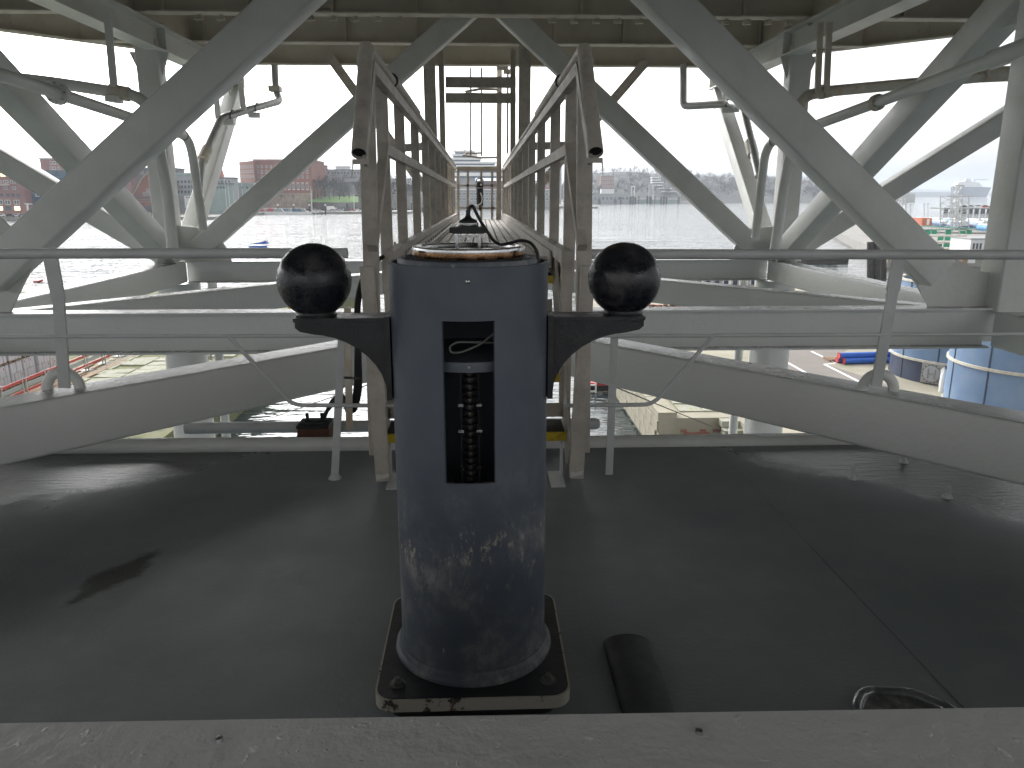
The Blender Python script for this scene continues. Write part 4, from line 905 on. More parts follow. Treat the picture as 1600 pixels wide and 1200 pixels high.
for k in range(5): t.part('plank', MB().cbox(p+V((0,-.4+.2*k,.14)), (1.1,.14,.03)), M['wood'])
for k in range(3): t.part('bearer', MB().cbox(p+V((-.45+.45*k,0,.07)), (.1,.95,.1)), M['wood'])
p = V((7.0, 47.6, WZ)); t = Thing('float', 'red and black floating raft with a white ladder against the quay wall', 'raft', p)
t.part('raft', MB().cbox(p+V((.2,.8,.35)), (2.2,1.6,.5)), M['red']); t.part('fender', MB().cbox(p+V((.2,-.05,.25)), (2.2,.14,.35)), M['black'])
for x in (-.55, .25): t.part('ladder_rail', MB().cbox(p+V((x,-.18,.3)), (.10,.08,1.9)), M['white'])
for k in range(4): t.part('rung', MB().cbox(p+V((-.15,-.18,-.3+k*.4)), (.8,.07,.09)), M['white'])
for k in range(12):
    p = PZ(950 + 12*k + random.uniform(-3,3), random.uniform(484,489), GZ); p.z = GZ
    t = solo('brick_heap', MB().cbox(p+V((0,0,.25)), (1.2,.8,.5), random.uniform(0,3)).cbox(p+V((.3,.2,.5)), (.6,.4,.3), random.uniform(0,3)), M['brick'], '%s small heap of red bricks counting away from the black ball' % ORD[k], 'brick heap', p, 'brick heaps on the quay')
for k in range(10):
    p = PZ(1075 + 14*k, 446 - .3*k, GZ); t = Thing('shed_unit', '%s pale site cabin in the row at the far quay end' % ORD[k], 'cabin', p, 'site cabins on the quay end')
    t.part('body', MB().cbox(p+V((0,0,.7)), (1.05,2.2,1.4)), M[('palegrey','white','galv')[k % 3]]); t.part('door', MB().cbox(p+V((-.1,-1.13,.6)), (.5,.05,1.1)), M['navy'])
p = PZ(1275,412,WZ); t = Thing('work_pontoon', 'work pontoon with yellow crane arm and black tyres', 'pontoon', p)
t.part('hull', MB().cbox(p+V((0,3,.3)), (12,6,.9)), M['dkwood']); t.part('arm', MB().beam(p+V((-4,2,.8)), p+V((-1.5,2,3.2)), .5,.5,(0,1,0)).cbox(p+V((-4,2,1.3)), (1.6,1.6,1.3)), M['yellow'])
for k in range(4): t.part('tyre', MB().tube([p+V((.4+1.1*k,.4,1.2+.3*(k%2))), p+V((.4+1.1*k,.1,1.2+.3*(k%2)))], .55, 14), M['black'])
for (x, y0, y1) in ((1362,440,378),(1372,440,378),(1382,437,402),(1399,436,398)):
    p = PZ(x, y0, WZ); q = PY(x-2, y1, p.y); solo('mooring_pile', MB().tube([p-V((0,0,2)), q], .48, 12), M['dkwood'] if x < 1390 else M['yellow'], ('%s dark mooring pile in the water beside the sloping brace' % ('first','second','shorter third')[int((x-1362)/10)] if x < 1390 else 'yellow topped mooring pile beside the rail post'), 'pile', p, 'mooring piles')
# ------------------------------------------------------------------ yard
def B(p, sz, dz=0): return MB().cbox(p + V((0,0,sz[2]/2+dz)), sz)
p = PZ(1440,352,GZ); t = Thing('container', 'orange red container with white door at the yard', 'container', p); t.part('body', B(p,(3.4,6,2.5)), M['orange']); t.part('door', MB().cbox(p+V((.35,-3.03,1.2)), (.9,.06,1.9)), M['white'])
for k, (x, y, w, mt) in enumerate(((1439,348,2.4,'bluetarp'),(1453,352,2.1,'bluetarp'),(1460,349,2.6,'bluetarp'),(1470,354,2.8,'blueT'),(1484,350,2.7,'bluetarp'),(1496,357,3.6,'blueT'),(1521,352,3.0,'blueT'),(1528,358,3.6,'blueT'),(1541,361,2.6,'bluetarp'),(1542,350,2.2,'blueT'))):
    p = PZ(x, y, GZ); t = Thing('covered_boat', '%s laid up boat along the yard, under a %s' % (ORD[k], 'bright blue tarpaulin' if mt == 'bluetarp' else 'faded blue and white cover'), 'covered boat', p, 'covered boats in the yard')
    arc = [V((w*.5*math.cos(math.pi*i/10), -3.0, .8+ w*.42*math.sin(math.pi*i/10))) for i in range(11)] + [V((-w*.42,-3.0,.15)), V((w*.42,-3.0,.15))]
    t.part('cover', MB().prism([p+a for a in arc], (0,6,0)), M[mt]); t.part('ridge_sheet', MB().prism([p+V((w*.40*math.cos(math.pi*i/10), -3.1, .95+w*.42*math.sin(math.pi*i/10))) for i in range(11)], (0,6.2,0)), M['white'])
    for sx in (-1,1): t.part('prop', MB().beam(p+V((sx*w*.5,-2,0)), p+V((sx*w*.38,-2,.9)), .12,.12,(1,0,0)), M['galv'])
def lattice(x0, x1, yt, yb, D, label, n=5, z0=GZ):
    a0, a1, b0, b1 = PY(x0,yb,D), PY(x1,yb,D), PY(x0,yt,D), PY(x1,yt,D); w = (a1.x-a0.x)
    t = Thing('lattice_mast', label, 'lattice mast', (a0.x, D, z0), 'lattice masts in the yard')
    for q0, q1 in ((a0,b0),(a1,b1)):
        for dy in (0, w): t.part('leg', MB().beam(V((q0.x,D+dy,z0)), V((q1.x,D+dy,q1.z)), .22,.22,(1,0,0)), M['galv'])
    H_ = b0.z - z0
    for k in range(n):
        za, zb = z0 + H_*k/n, z0 + H_*(k+1)/n; xa = a0.x + (b0.x-a0.x)*k/n; xb = a1.x + (b1.x-a1.x)*k/n; xc = a0.x + (b0.x-a0.x)*(k+1)/n; xd = a1.x + (b1.x-a1.x)*(k+1)/n
        for dy in (0, w):
            t.part('cross_brace', MB().beam((xa,D+dy,za),(xd,D+dy,zb),.13,.13,(0,1,0)).beam((xb,D+dy,za),(xc,D+dy,zb),.13,.13,(0,1,0)), M['galv'])
            t.part('strut', MB().beam((xc,D+dy,zb),(xd,D+dy,zb),.14,.14,(0,1,0)), M['galv'])
    t.part('head_beam', MB().beam((b0.x-w*.3,D,b0.z),(b1.x+w*.3,D,b1.z),.35,.4,(0,1,0)), M['galv'])
lattice(1406,1416,298,345,262,'slim lattice mast close to the sloping brace, no head gear')
lattice(1486,1514,307,356,230,'broad lattice gantry mast above the blue covers in the yard', 5)
lattice(1495,1504,290,345,232,'slender lattice mast rising out of the broad gantry')
p = PZ(1478,391,GZ); t = Thing('scaffold', 'scaffold hung with green netting beside the white shed', 'scaffold', p)
for k in range(7):
    x = p.x - 4.6 + k*1.35
    t.part('standard', MB().cbox((x,p.y,GZ+2.0),(.09,.09,4.4)), M['galv'])
    for z in (.5,1.7,2.9):
        if random.random() < .8: t.part('green_net', MB().cbox((x+.66,p.y+.1+random.uniform(-.05,.3),GZ+z+.45),(1.2,.05,random.uniform(.5,.95))), M['green'])
for z in (.2,1.4,2.6,3.8): t.part('platform', MB().cbox((p.x-.5,p.y+.6,GZ+z),(8.6,1.1,.09)), M['wood'] if z < 3 else M['green'])
t.part('sheet_roof', MB().beam((p.x-6,p.y+1.0,GZ+4.5),(p.x+6.2,p.y+1.0,GZ+3.9),2.6,.10,(0,1,0)), M['green'])
p = PZ(1521,396,GZ); t = Thing('shed', 'white flat roofed shed with three dark windows', 'shed', p); t.part('wall', B(p,(5.4,6,2.7)), M['white']); t.part('roof', B(p,(5.7,6.3,.14),2.7), M['palegrey'])
for k in range(3): t.part('window', MB().cbox(p+V((-2.1+.62*k,-3.03,1.5)), (.34,.06,1.0)), M['pane'])
p0, p1 = PZ(1474,333,WZ), PZ(1560,333,WZ); t = Thing('jetty', 'dark sided pier with pale deck out in the water beyond the yard', 'pier', p0)
t.part('deck', MB().cbox(((p0.x+p1.x)/2+10,p0.y+8,WZ+3.0),(p1.x-p0.x+20,16,.7)), M['conc'])
for k in range(12): t.part('pile', MB().cbox((p0.x+2+k*4.2,p0.y+.8,WZ+1.2),(2.6,.7,3.2)), M['dkwood'])
for k in range(5):
    p = V((p0.x+16+k*5,p0.y+5,WZ+3.35)); t = Thing('parked_car', '%s car parked on the pier beyond the yard' % ('dark','silver','white','red','farther dark')[k], 'car', p, 'cars on the pier')
    t.part('body', B(p,(4.3,1.8,.9),.25), M[('car_d','car_s','car_w','car_r','car_d')[k]]); t.part('cabin', B(p,(2.4,1.6,.6),1.1), M['glass'])
for k, (x, y0, y1) in enumerate(((1423,345,320),(1444,342,319),(1450,338,318),(1470,342,320),(1539,360,335))):
    p = PZ(x, y0, GZ); q = PY(x, y1, p.y); t = Thing('lamp_post', '%s thin grey lamp post along the yard edge' % ORD[k], 'lamp post', p, 'lamp posts along the yard'); t.part('pole', MB().tube([p, q], .11, 8), M['galv']); t.part('lamp_head', MB().cbox(q, (1.3,.4,.22)), M['galv'])
for k in range(20):
    p = PZ(1432 + k*5.9, 364 + .1*k, GZ); t = Thing('fence_panel', 'low wire fence panel along the edge of the yard, %s from the lattice mast' % (ORD[k] if k < 20 else 'far end'), 'fence panel', p, 'fence panels at the yard edge')
    t.part('post', MB().cbox(p+V((0,0,.8)), (.08,.08,1.6)), M['galv']); t.part('rail', MB().cbox(p+V((.5,0,1.5)), (1.4,.06,.07)).cbox(p+V((.6,0,.7)), (1.4,.05,.07)), M['galv']); t.part('plinth', MB().cbox(p+V((.5,0,.2)), (1.05,.25,.42)), M['conc'])
for k in range(7):
    p = PZ(1440+12*k+random.uniform(-3,3), 413+random.uniform(-3,4), GZ); solo('junk_pile', MB().cbox(p+V((0,0,.4)), (1.4,1,.8), k).cbox(p+V((.5,.2,.7)), (.8,.6,.5), k*2), M[('wood','conc','moss','galv','dkwood','wood','white')[k]], '%s pile of building scrap counting from the rail post below the white shed' % ORD[k], 'scrap pile', p, 'scrap piles below the shed')
# ================================================================== FAR SHORE LEFT: BUILDINGS
def shore(name, x0, x1, y_w, D, mat, dep=60, h=1.5):
    a, b = PY(x0, 300, D), PY(x1, 300, D); return struct(name, MB().box((a.x, D, WZ-2), (b.x, D+dep, WZ+h)), mat)
shore('shore', -400, 330, 342, 392, M['conc'], 400); shore('shore', 330, 640, 335, 500, M['conc'], 500); shore('shore', 640, 935, 325, 690, M['conc'], 500); shore('shore', 900, 1090, 317, 1060, M['conc'], 500); shore('shore', 1080, 1420, 309, 1700, M['conc'], 600, 1.0)
struct('lawn', MB().add([PY(480,316,545), PY(560,316,545), PY(560,307,575), PY(480,307,575)], [(0,1,2,3)]), M['lawn'])
wcache = {}
def wmesh(w, h, kind):
    k = (round(w,2), round(h,2), kind)
    if k not in wcache:
        mb = MB().cbox((0,0,0), (w,.16,h)); n0 = 6
        if kind == 'lit': me = mb.mesh('window', M['lit'])
        elif kind == 'pane': me = mb.mesh('window', M['pane'])
        else:
            for sx in (-1,1): mb.cbox((sx*w*.23,-.05,0), (w*.34,.10,h*.74))
            me = mb.mesh('window', [M['wframe'], M['pane']])
            for i, f in enumerate(me.polygons):
                if i >= n0: f.material_index = 1
        wcache[k] = me
    return wcache[k]
def building(name, label, x0, x1, yt, yb, D, dep, mat, roof='slate', cat='building', parapet=.8):
    a, b = PY(x0, yt, D), PY(x1, yt, D); t = Thing(name, label, cat, ((a.x+b.x)/2, D, WZ+1))
    t.D = D; t.wall = t.part('wall', MB().box((a.x,D,WZ), (b.x,D+dep,a.z)), M[mat]); t.roof = t.part('roof', MB().box((a.x-.5,D-.5,a.z), (b.x+.5,D+dep,a.z+parapet)), M[roof]); return t
def wins(t, xs, ys, wpx, hpx, kind='frame', lit=0.0):
    for y in ys:
        for x in xs:
            k = kind if random.random() >= lit else 'lit'
            t.rep('window', wmesh(wpx*t.D/1200, hpx*t.D/1200, k), PY(x, y, t.D - .04))
fr = lambda a, b, n: [a + (b-a)*i/(n-1) for i in range(n)]
t = building('office_block', 'plum brick waterfront office with lit windows', -60, 34, 268.5, 340, 402, 25, 'brick2')
wins(t, (-4,5,14,24), (273,), 7, 5, 'frame', .75); wins(t, (-2,9,20), (284,), 7, 4.5, 'frame', .2); wins(t, (9,22), (294,), 5, 4, 'frame', .4); wins(t, (2,12,20,28), (305,), 5, 5, 'pane', .25); wins(t, (0,12,26), (316,), 8, 7, 'frame', .05); wins(t, (0,13,27), (325.5,), 8, 6, 'pane', .3)
t.part('balcony_strip', MB().box((PY(-20,288,401).x,400.8,PY(0,289.5,401).z),(PY(13,288,401).x,402,PY(0,288.4,401).z)), M['white'])
t.part('penthouse', MB().box((PY(-40,256,402).x,406,PY(0,268,402).z),(PY(12,256,402).x,420,PY(0,256,406).z)), M['palegr'])
t = building('glass_office', 'stepped blue glass waterfront office with white sign letters', 33.5, 160, 268, 340, 408, 25, 'bluegl')
for y in (279,289,298.5,308.5): t.part('spandrel', MB().box((PY(33.5,y,407.8).x,407.6,PY(33,y+1.4,407.8).z),(PY(165,y,407.8).x,408.2,PY(33,y-1.2,407.8).z)), M['bluebd'])
for y in (284,294): wins(t, (37,43,50,57,64,70,77,84), (y,), 4, 4, 'frame', .4)
wins(t, fr(40,150,14), (304,315,324), 3, 6, 'pane')
def letters(t, txt, x, y, hpx, D, mat):
    S5 = {'L': [((0,1),(0,0)),((0,0),(.6,0))], 'M': [((0,0),(0,1)),((0,1),(.4,.4)),((.4,.4),(.8,1)),((.8,1),(.8,0))], 'B': [((0,0),(0,1)),((0,1),(.55,1)),((.55,1),(.55,.5)),((0,.5),(.6,.5)),((.6,.5),(.6,0)),((.6,0),(0,0))]}
    h = hpx*D/1200; o = PY(x, y, D-.6); ox = 0
    for ch in txt:
        mb = MB()
        for (a, b) in S5[ch]: mb.beam(o+V((ox+a[0]*h,0,a[1]*h)), o+V((ox+b[0]*h,0,b[1]*h)), .2, h*.16, (0,1,0))
        t.part('sign_letter', mb, M['white']); ox += h*(1.05 if ch == 'M' else .85)
letters(t, 'LMB', 56.5, 307, 5.5, 407.6, 'white')
t = building('apartment_block', 'brick apartment block with flat roof rising behind the waterfront', 62, 200, 249, 335, 470, 20, 'brick2', 'palegrey')
wins(t, (80,85,92,100,107,114), (254.5,263,272), 4, 4.5, 'frame', .12)
# gabled hall
D = 430; t = Thing('gabled_hall', 'old brick hall with curved gable and white window group', 'hall', PY(231,320,D)); t.D = D
gpt = [PY(x,y,D) for x, y in ((203,322),(203,312),(212,298),(217,288),(222,279),(228,273),(232,271.5),(236,273),(242,278),(250,287),(256,296),(262,310),(262,322))]
t.part('gable', MB().prism(gpt, (0,1,0)), M['brick3']); t.part('roof', MB().prism([p+V((0,1.2,.9)) for p in gpt[2:-2]] , (0,40,0)), M['slate'])
cop = MB().tube([p+V((0,-.1,.2)) for p in gpt[1:-1]], .45, 6); t.part('coping', cop, M['quay'])
wins(t, (225,229,233,237,241), (303,), 2.6, 4.5, 'frame'); wins(t, (229.5,233,237), (297.5,), 2.6, 4, 'frame')
for y in (306,308.5,312,315): t.part('string_course', MB().box((PY(204,y,D).x,D-.3,PY(0,y+.5,D).z),(PY(261,y,D).x,D,PY(0,y-.4,D).z)), M['slate'] if y < 310 else M['quay'])
wins(t, (231,), (312.5,), 4, 4, 'pane')
t = building('slate_block', 'grey slate roofed block behind the gabled hall', 200, 268, 264, 330, 480, 20, 'slate'); wins(t, (222,232,242,250), (270,), 4, 4)
t = building('green_roof_block', 'pale office with green roof edge and grey glass front', 262, 309, 274.5, 330, 455, 20, 'palegrey', 'palegr', parapet=1.5)
wins(t, fr(268,306,8), (284,292,300), 3, 4, 'pane'); t = building('low_terrace_block', 'low pale green block beside the office with the green roof edge', 309, 354, 288, 330, 450, 12, 'palegr', 'slate'); wins(t, fr(313,350,8), (293,), 3, 3, 'pane'); t = building('slate_block', 'tall dark roofed block behind the low pale green block', 309, 362, 279, 330, 500, 12, 'palegrey', 'slate'); wins(t, fr(313,358,9), (284,), 2.6, 3, 'pane')
t = Thing('quay_shed', 'small white quay shed with square windows below the pale office', 'shed', PY(297,310,448)); t.D = 448; t.part('wall', MB().box((PY(288,312,448).x,448,PY(0,325,448).z),(PY(306,312,448).x,452,PY(0,306,448).z)), M['white']); wins(t, (292,296,300), (308.5,), 2, 2, 'pane')
D = 520; t = Thing('tiled_house', 'house with a big red tiled roof behind the pale office', 'house', PY(325,300,D)); t.part('roof', MB().prism([PY(308,276,D), PY(340,276,D), PY(336,262.5,D), PY(313,262.5,D)], (0,14,0)), M['tile']); t.part('wall', MB().box((PY(310,276,D).x,D+1,WZ),(PY(339,276,D).x,D+13,PY(0,276,D).z)), M['quay'])
# big brick building, two wings
D = 560; t = building('brick_warehouse', 'large red brick building with many white windows on a stone base', 396, 486, 251.5, 335, D, 45, 'brick3', 'brick2', parapet=1.3)
t.part('stone_base', MB().box((PY(395,301,D).x,D-1.0,WZ),(PY(487,301,D).x,D+.1,PY(0,301.5,D).z)), M['stone'])
xs = fr(402,480,12)
wins(t, xs, (260.5,), 3.2, 3.8); wins(t, xs, (268.5,), 3.2, 5.2); wins(t, xs, (276.5,), 3.0, 3.8); wins(t, xs[:7], (286,), 3.0, 5)
for x in xs[5:]: t.rep('window', wmesh(3.9*D/1200, 11*D/1200, 'frame'), PY(x, 291, D-.05))
wins(t, fr(448,476,5), (304,), 2, 2, 'pane')
t.part('chimney', MB().box((PY(445,246,D).x,D+8,PY(0,251,D).z),(PY(451,246,D).x,D+13,PY(0,243.5,D).z)), M['brick2'])
t2 = Thing('brick_wing', 'lower side wing of the brick building with small window rows', 'building', PY(380,300,D-8)); t2.D = D-8
a, b = PY(358,251.5,D-8), PY(396,251,D-8); t2.part('wall', MB().add([V((a.x,D+14,WZ)), V((b.x,D-8,WZ)), V((b.x,D-8,b.z)), V((a.x,D+14,b.z)), V((a.x,D+40,WZ)), V((b.x,D+40,WZ)), V((b.x,D+40,b.z)), V((a.x,D+40,b.z))], [(0,1,2,3),(5,4,7,6),(3,2,6,7),(1,5,6,2),(4,0,3,7)]), M['brick']); 
for y in (260.5,268,275.5):
    for i in range(7):
        f = (i+.7)/7.4; x = a.x + (b.x-a.x)*f; yy = D + 14 - 22*f; o = t2.rep('window', wmesh(1.35, 1.9, 'frame'), V((x, yy-.1, PY(380,y,D).z))); o.rotation_euler.z = math.atan2(-22, b.x-a.x)
t = building('glass_canopy_hall', 'low pale glass roofed hall in front of the brick wing', 352, 397, 287, 330, 530, 8, 'palegr', 'palegrey')
wins(t, (362,370,378,386,393), (293,), 3, 3, 'pane')
t = building('far_block', 'pinkish flats rising behind the brick building', 476, 507, 259, 330, 680, 14, 'brick2', 'palegrey'); wins(t, fr(480,503,6), (264,269), 2, 2)
t = building('far_block', 'long pale office on the ridge above the trees', 505, 600, 266, 330, 690, 14, 'palegrey', 'slate'); wins(t, fr(508,596,18), (270,), 2.4, 3, 'pane')
t = building('far_block', 'white upper office block on the ridge', 524, 545, 261, 280, 700, 10, 'white', 'palegrey')
D = 600; t = Thing('viaduct', 'pale bridge deck on a slim concrete pillar above the quay', 'bridge', PY(556,320,D)); t.part('deck', MB().box((PY(538,281,D).x,D,PY(0,283.5,D).z),(PY(640,281,D).x,D+9,PY(0,278.5,D).z)), M['palegrey'])
for x in (555.5, 561): t.part('pillar', MB().box((PY(x,300,D).x-.8,D+2,WZ),(PY(x,300,D).x+.9,D+6,PY(0,283,D).z)), M['conc'])
# centre: stacked white building seen along the gangway
D = 720; t = Thing('terraced_tower', 'stepped white balcony building seen down the gangway', 'building', PY(735,320,D)); t.D = D
for k, (x0, x1, y0, y1) in enumerate(((709,742,233,238),(706,746,239,244),(704,752,245,250),(700,775,251,256),(698,782,257,262),(690,800,263,268),(690,800,269,276))):
    t.part('balcony_floor', MB().box((PY(x0,y1,D).x,D,PY(0,y1-1.6,D).z),(PY(x1,y1,D).x,D+22,PY(0,y0,D).z)), M['white']); t.part('glazed_band', MB().box((PY(x0+2,y1,D).x,D+1.5,PY(0,y1+1.2,D).z),(PY(x1-2,y1,D).x,D+20,PY(0,y1-1.6,D).z)), M['bluegl'])
t.part('core', MB().box((PY(712,240,D).x,D+4,WZ),(PY(742,240,D).x,D+20,PY(0,236,D).z)), M['palegrey'])
t = building('ferry_terminal', 'low glazed terminal on the water seen through the gate', 690, 872, 297, 330, 692, 20, 'palegrey', 'white', parapet=1.0)
wins(t, fr(696,866,30), (303,311), 4, 4.5, 'frame')
t = building('brick_row', 'brown brick row behind the glazed terminal', 690, 872, 284, 320, 740, 14, 'brick2', 'slate'); wins(t, fr(695,868,26), (290,), 3, 3, 'frame')
t = building('far_block', 'pale striped office beyond the gangway barrier', 842, 878, 246, 310, 900, 14, 'palegrey', 'slate'); wins(t, fr(846,874,7), (252,259,266,273,280), 3, 3, 'pane')
# right far shore buildings
t = building('brick_mansion', 'tall narrow red brick mansion on the wooded slope', 939.5, 959.5, 275, 312, 1160, 16, 'brick3', 'palegrey'); wins(t, fr(942,957,5), (279,285,291), 2, 3.4, 'frame')
for x in (942,949.5,957): t.part('dormer', MB().box((PY(x-1.5,272,1160).x,1160,PY(0,275,1160).z),(PY(x+1.5,272,1160).x,1166,PY(0,271.5,1160).z)), M['quay'])
D = 1180; t = Thing('terraced_house', 'white stepped terrace building on the wooded slope', 'building', PY(1028,300,D))
for (x0, x1, y) in ((1019,1029,276.5),(1019,1033,280.5),(1019,1037,284.5),(1024,1036,289),(1030,1052,294),(1036,1058,299)): t.part('terrace', MB().box((PY(x0,y,D).x,D,PY(0,y+1.2,D).z),(PY(x1,y,D).x,D+12,PY(0,y-1,D).z)), M['white']); t.part('glazed_band', MB().box((PY(x0+.5,y,D).x,D+1,PY(0,y+3,D).z),(PY(x1-.5,y,D).x,D+12,PY(0,y+1.2,D).z)), M['pane'])
t = building('red_villa', 'long brick hospital like block beyond the far marina', 1242, 1268, 283, 308, 1750, 16, 'brick3', 'slate'); wins(t, fr(1245,1265,7), (288,294,300), 1.6, 2.4, 'frame')
t = building('shore_house', 'reddish house low on the far shore', 1105, 1112, 292, 308, 1720, 10, 'brick3', 'slate')
t = building('shore_house', 'white villa among far trees', 1113, 1127, 283, 290, 1800, 10, 'white', 'palegrey')
# pier restaurant and pavilion at right
t = building('pier_house', 'white flat roofed pier house standing on piles', 926, 984, 304, 318, 1020, 12, 'palegrey', 'palegr', parapet=1.2); wins(t, fr(930,980,9), (310,), 3.4, 3.4, 'pane')
t.part('upper_storey', MB().box((PY(940,297,1020).x,1022,PY(0,304,1020).z),(PY(960,297,1020).x,1030,PY(0,295,1020).z)), M['white'])
for k, (x, h, w) in enumerate(((936.5,6,1.7),(961,6.5,1.7),(970,9,1.0),(985,9,1.4),(989,9.5,1.5),(992.5,8,1.2),(998,10,.6),(1011,10,1.5),(1016,9,1.6),(1023,10,.6),(1033,9,1.5),(1037,10,1.3),(1041,8.5,1.3),(1060,9,1.4))):
    p = PY(x, 318, 1010); p.z = WZ; t = Thing('dolphin_pile', '%s dark pile standing in the water off the far landing stage, counting from the gangway' % ORD[k], 'pile', p, 'dolphin piles off the landing stage')
    t.part('pile', MB().tube([p-V((0,0,2)), p+V((0,0,h))], w, 8), M['dkwood']); t.part('cap', MB().tube([p+V((0,0,h)), p+V((0,0,h+.6))], w*.9, 8), M['palegrey'])
D = 1012; t = Thing('landing_portal', 'white steel landing stage portal on the far pier', 'portal', PY(989,318,D))
for x in (986.5, 991.5): t.part('post', MB().box((PY(x,300,D).x-.3,D,WZ),(PY(x,300,D).x+.3,D+.8,PY(0,290.5,D).z)), M['white'])
t.part('head', MB().box((PY(986,300,D).x,D,PY(0,292,D).z),(PY(992,300,D).x,D+.8,PY(0,290,D).z)), M['white'])
t = building('landing_stage', 'pale long landing stage with railing at the far shore', 984, 1062, 311.5, 318, 1030, 8, 'palegr', 'white', cat='landing stage', parapet=.6)
# ferry far out
D = 2400; t = Thing('ferry', 'hazy dark blue hulled ferry far out on the water', 'ferry', PY(1522,305,D))
def fp(x, y): return PY(x, y, D)
t.part('hull', MB().prism([fp(1494,308.8), fp(1541,308.8), fp(1549,293), fp(1540,292.5), fp(1494,291.5)], (0,28,0)), M['shipblue'])
t.part('superstructure', MB().prism([fp(1495,291.5), fp(1536,292.3), fp(1531,285.5), fp(1512,283), fp(1498,284.5)], (0,26,0)), M['white'])
t.part('funnel', MB().prism([fp(1508,284), fp(1518,284), fp(1517,279), fp(1510,279)], (0,12,0)), M['white'])
t.part('mast', MB().box((fp(1525,285).x,D+9,fp(0,284).z),(fp(1525,285).x+2,D+12,fp(0,279).z)).box((fp(1525,285).x,D+9,fp(0,280).z),(fp(1546,285).x,D+12,fp(0,279).z)), M['palegrey'])
t = building('far_terminal', 'faint long low mole on the horizon', 1418, 1492, 300.5, 306, 3300, 30, 'palegrey', 'palegrey', cat='mole')
# ================================================================== HILLS AND TREES
def hill(pts, D0, D1, mat='hill'):
    mb = MB(); n = len(pts)
    for x, y in pts:
        p = PY(x, y, D1); q = PY(x, 312, D0); r_ = PY(x, y, D1)
        mb.v += [V((q.x, D0, WZ-1)), V(((q.x+p.x)/2, (D0+D1)/2, (WZ + p.z)/2 + .15*(p.z-WZ))), p, V((p.x, D1+200, WZ-1))]
    for i in range(n-1):
        for k in range(3): mb.f.append((i*4+k, (i+1)*4+k, (i+1)*4+k+1, i*4+k+1))
    return struct('hill', mb, M[mat])
hill([(880,285),(905,272),(935,270),(970,268),(1010,270),(1050,274),(1100,278),(1140,280),(1200,282),(1260,287),(1320,292),(1400,298),(1430,303)], 1090, 1500)
hill([(1000,280),(1100,276),(1150,277),(1200,278),(1260,283),(1340,292),(1420,301)], 1760, 2300)
hill([(470,300),(500,287),(540,285),(600,284),(660,290)], 560, 670)
hill([(1300,299),(1380,296),(1440,295),(1490,297.5),(1560,300),(1700,301)], 5200, 6000)
def clump(mb, c, rx, rz, n, size, rng, conifer=False):
    for _ in range(n):
        if conifer:
            h = rng.random(); rr = rx*(1-h)*rng.random()**.5; a = rng.uniform(0, 6.28); p = c + V((rr*math.cos(a), rr*math.sin(a)*.7, h*rz*2))
            d = V((math.cos(a), math.sin(a), -.5))*size*.7; w = V((-math.sin(a), math.cos(a), .1))*size*.5
        else:
            u = V((rng.gauss(0,1), rng.gauss(0,1), rng.gauss(0,1))).normalized()*rng.random()**.45; p = c + V((u.x*rx, u.y*rx, rz + u.z*rz))
            d = (u + V((rng.uniform(-.5,.5), rng.uniform(-.5,.5), .7))).normalized()*size*rng.uniform(.6,1.5); w = V((rng.uniform(-1,1), rng.uniform(-.3,.3), rng.uniform(-.3,.3))).normalized()*size*.22
        mb.add([p-w*.5, p+w*.5, p+d], [(0,1,2)])
rng = random.Random(3)
woods = {'twig': MB(), 'twig2': MB(), 'ever': MB()}
def ridge(pts, x):
    for (a, ya), (b, yb_) in zip(pts, pts[1:]):
        if a <= x <= b: return ya + (yb_-ya)*(x-a)/(b-a)
    return pts[-1][1]
tops = [(880,270),(905,262),(935,260),(945,257),(962,257),(972,262),(985,259),(1012,258),(1060,262),(1110,267),(1180,270),(1260,274),(1320,285),(1400,297)]
for _ in range(520):
    x = rng.uniform(884, 1395); yt = ridge(tops, x) + rng.uniform(-1,2.5); D = rng.uniform(1120, 1480); f = (D-1120)/360
    yy = yt*f + (1-f)*(yt*.35 + 312*.65); c = PY(x, yy, D); r_ = rng.uniform(4,9); hgt = rng.uniform(8,15)
    c.z -= hgt
    k = 'ever' if rng.random() < .22 else ('twig2' if rng.random() < .25 else 'twig')
    clump(woods[k], c, r_*(.6 if k == 'ever' else 1), hgt*.55, 46, 3.2, rng, k == 'ever')
for _ in range(160):
    x = rng.uniform(1000, 1420); D = rng.uniform(1780, 2250); c = PY(x, ridge([(1000,279),(1100,275),(1150,276),(1200,277),(1260,282),(1340,291),(1420,300)], x) + rng.uniform(0,14)*(2250-D)/470, D); c.z -= 10
    k = 'ever' if rng.random() < .3 else 'twig'; clump(woods[k], c, rng.uniform(8,16), rng.uniform(6,10), 40, 5, rng)
for _ in range(90):
    x = rng.uniform(486, 650); D = rng.uniform(575, 665); c = PY(x, 300 - 22*(D-575)/90 + rng.uniform(-4,6), D); c.z -= 6
    k = 'twig2' if rng.random() < .35 else ('ever' if rng.random() < .12 else 'twig'); clump(woods[k], c, rng.uniform(3,6), rng.uniform(4,8), 120, 1.5, rng)
for k, mb in woods.items(): struct('wood', mb, M[k], kind='stuff')
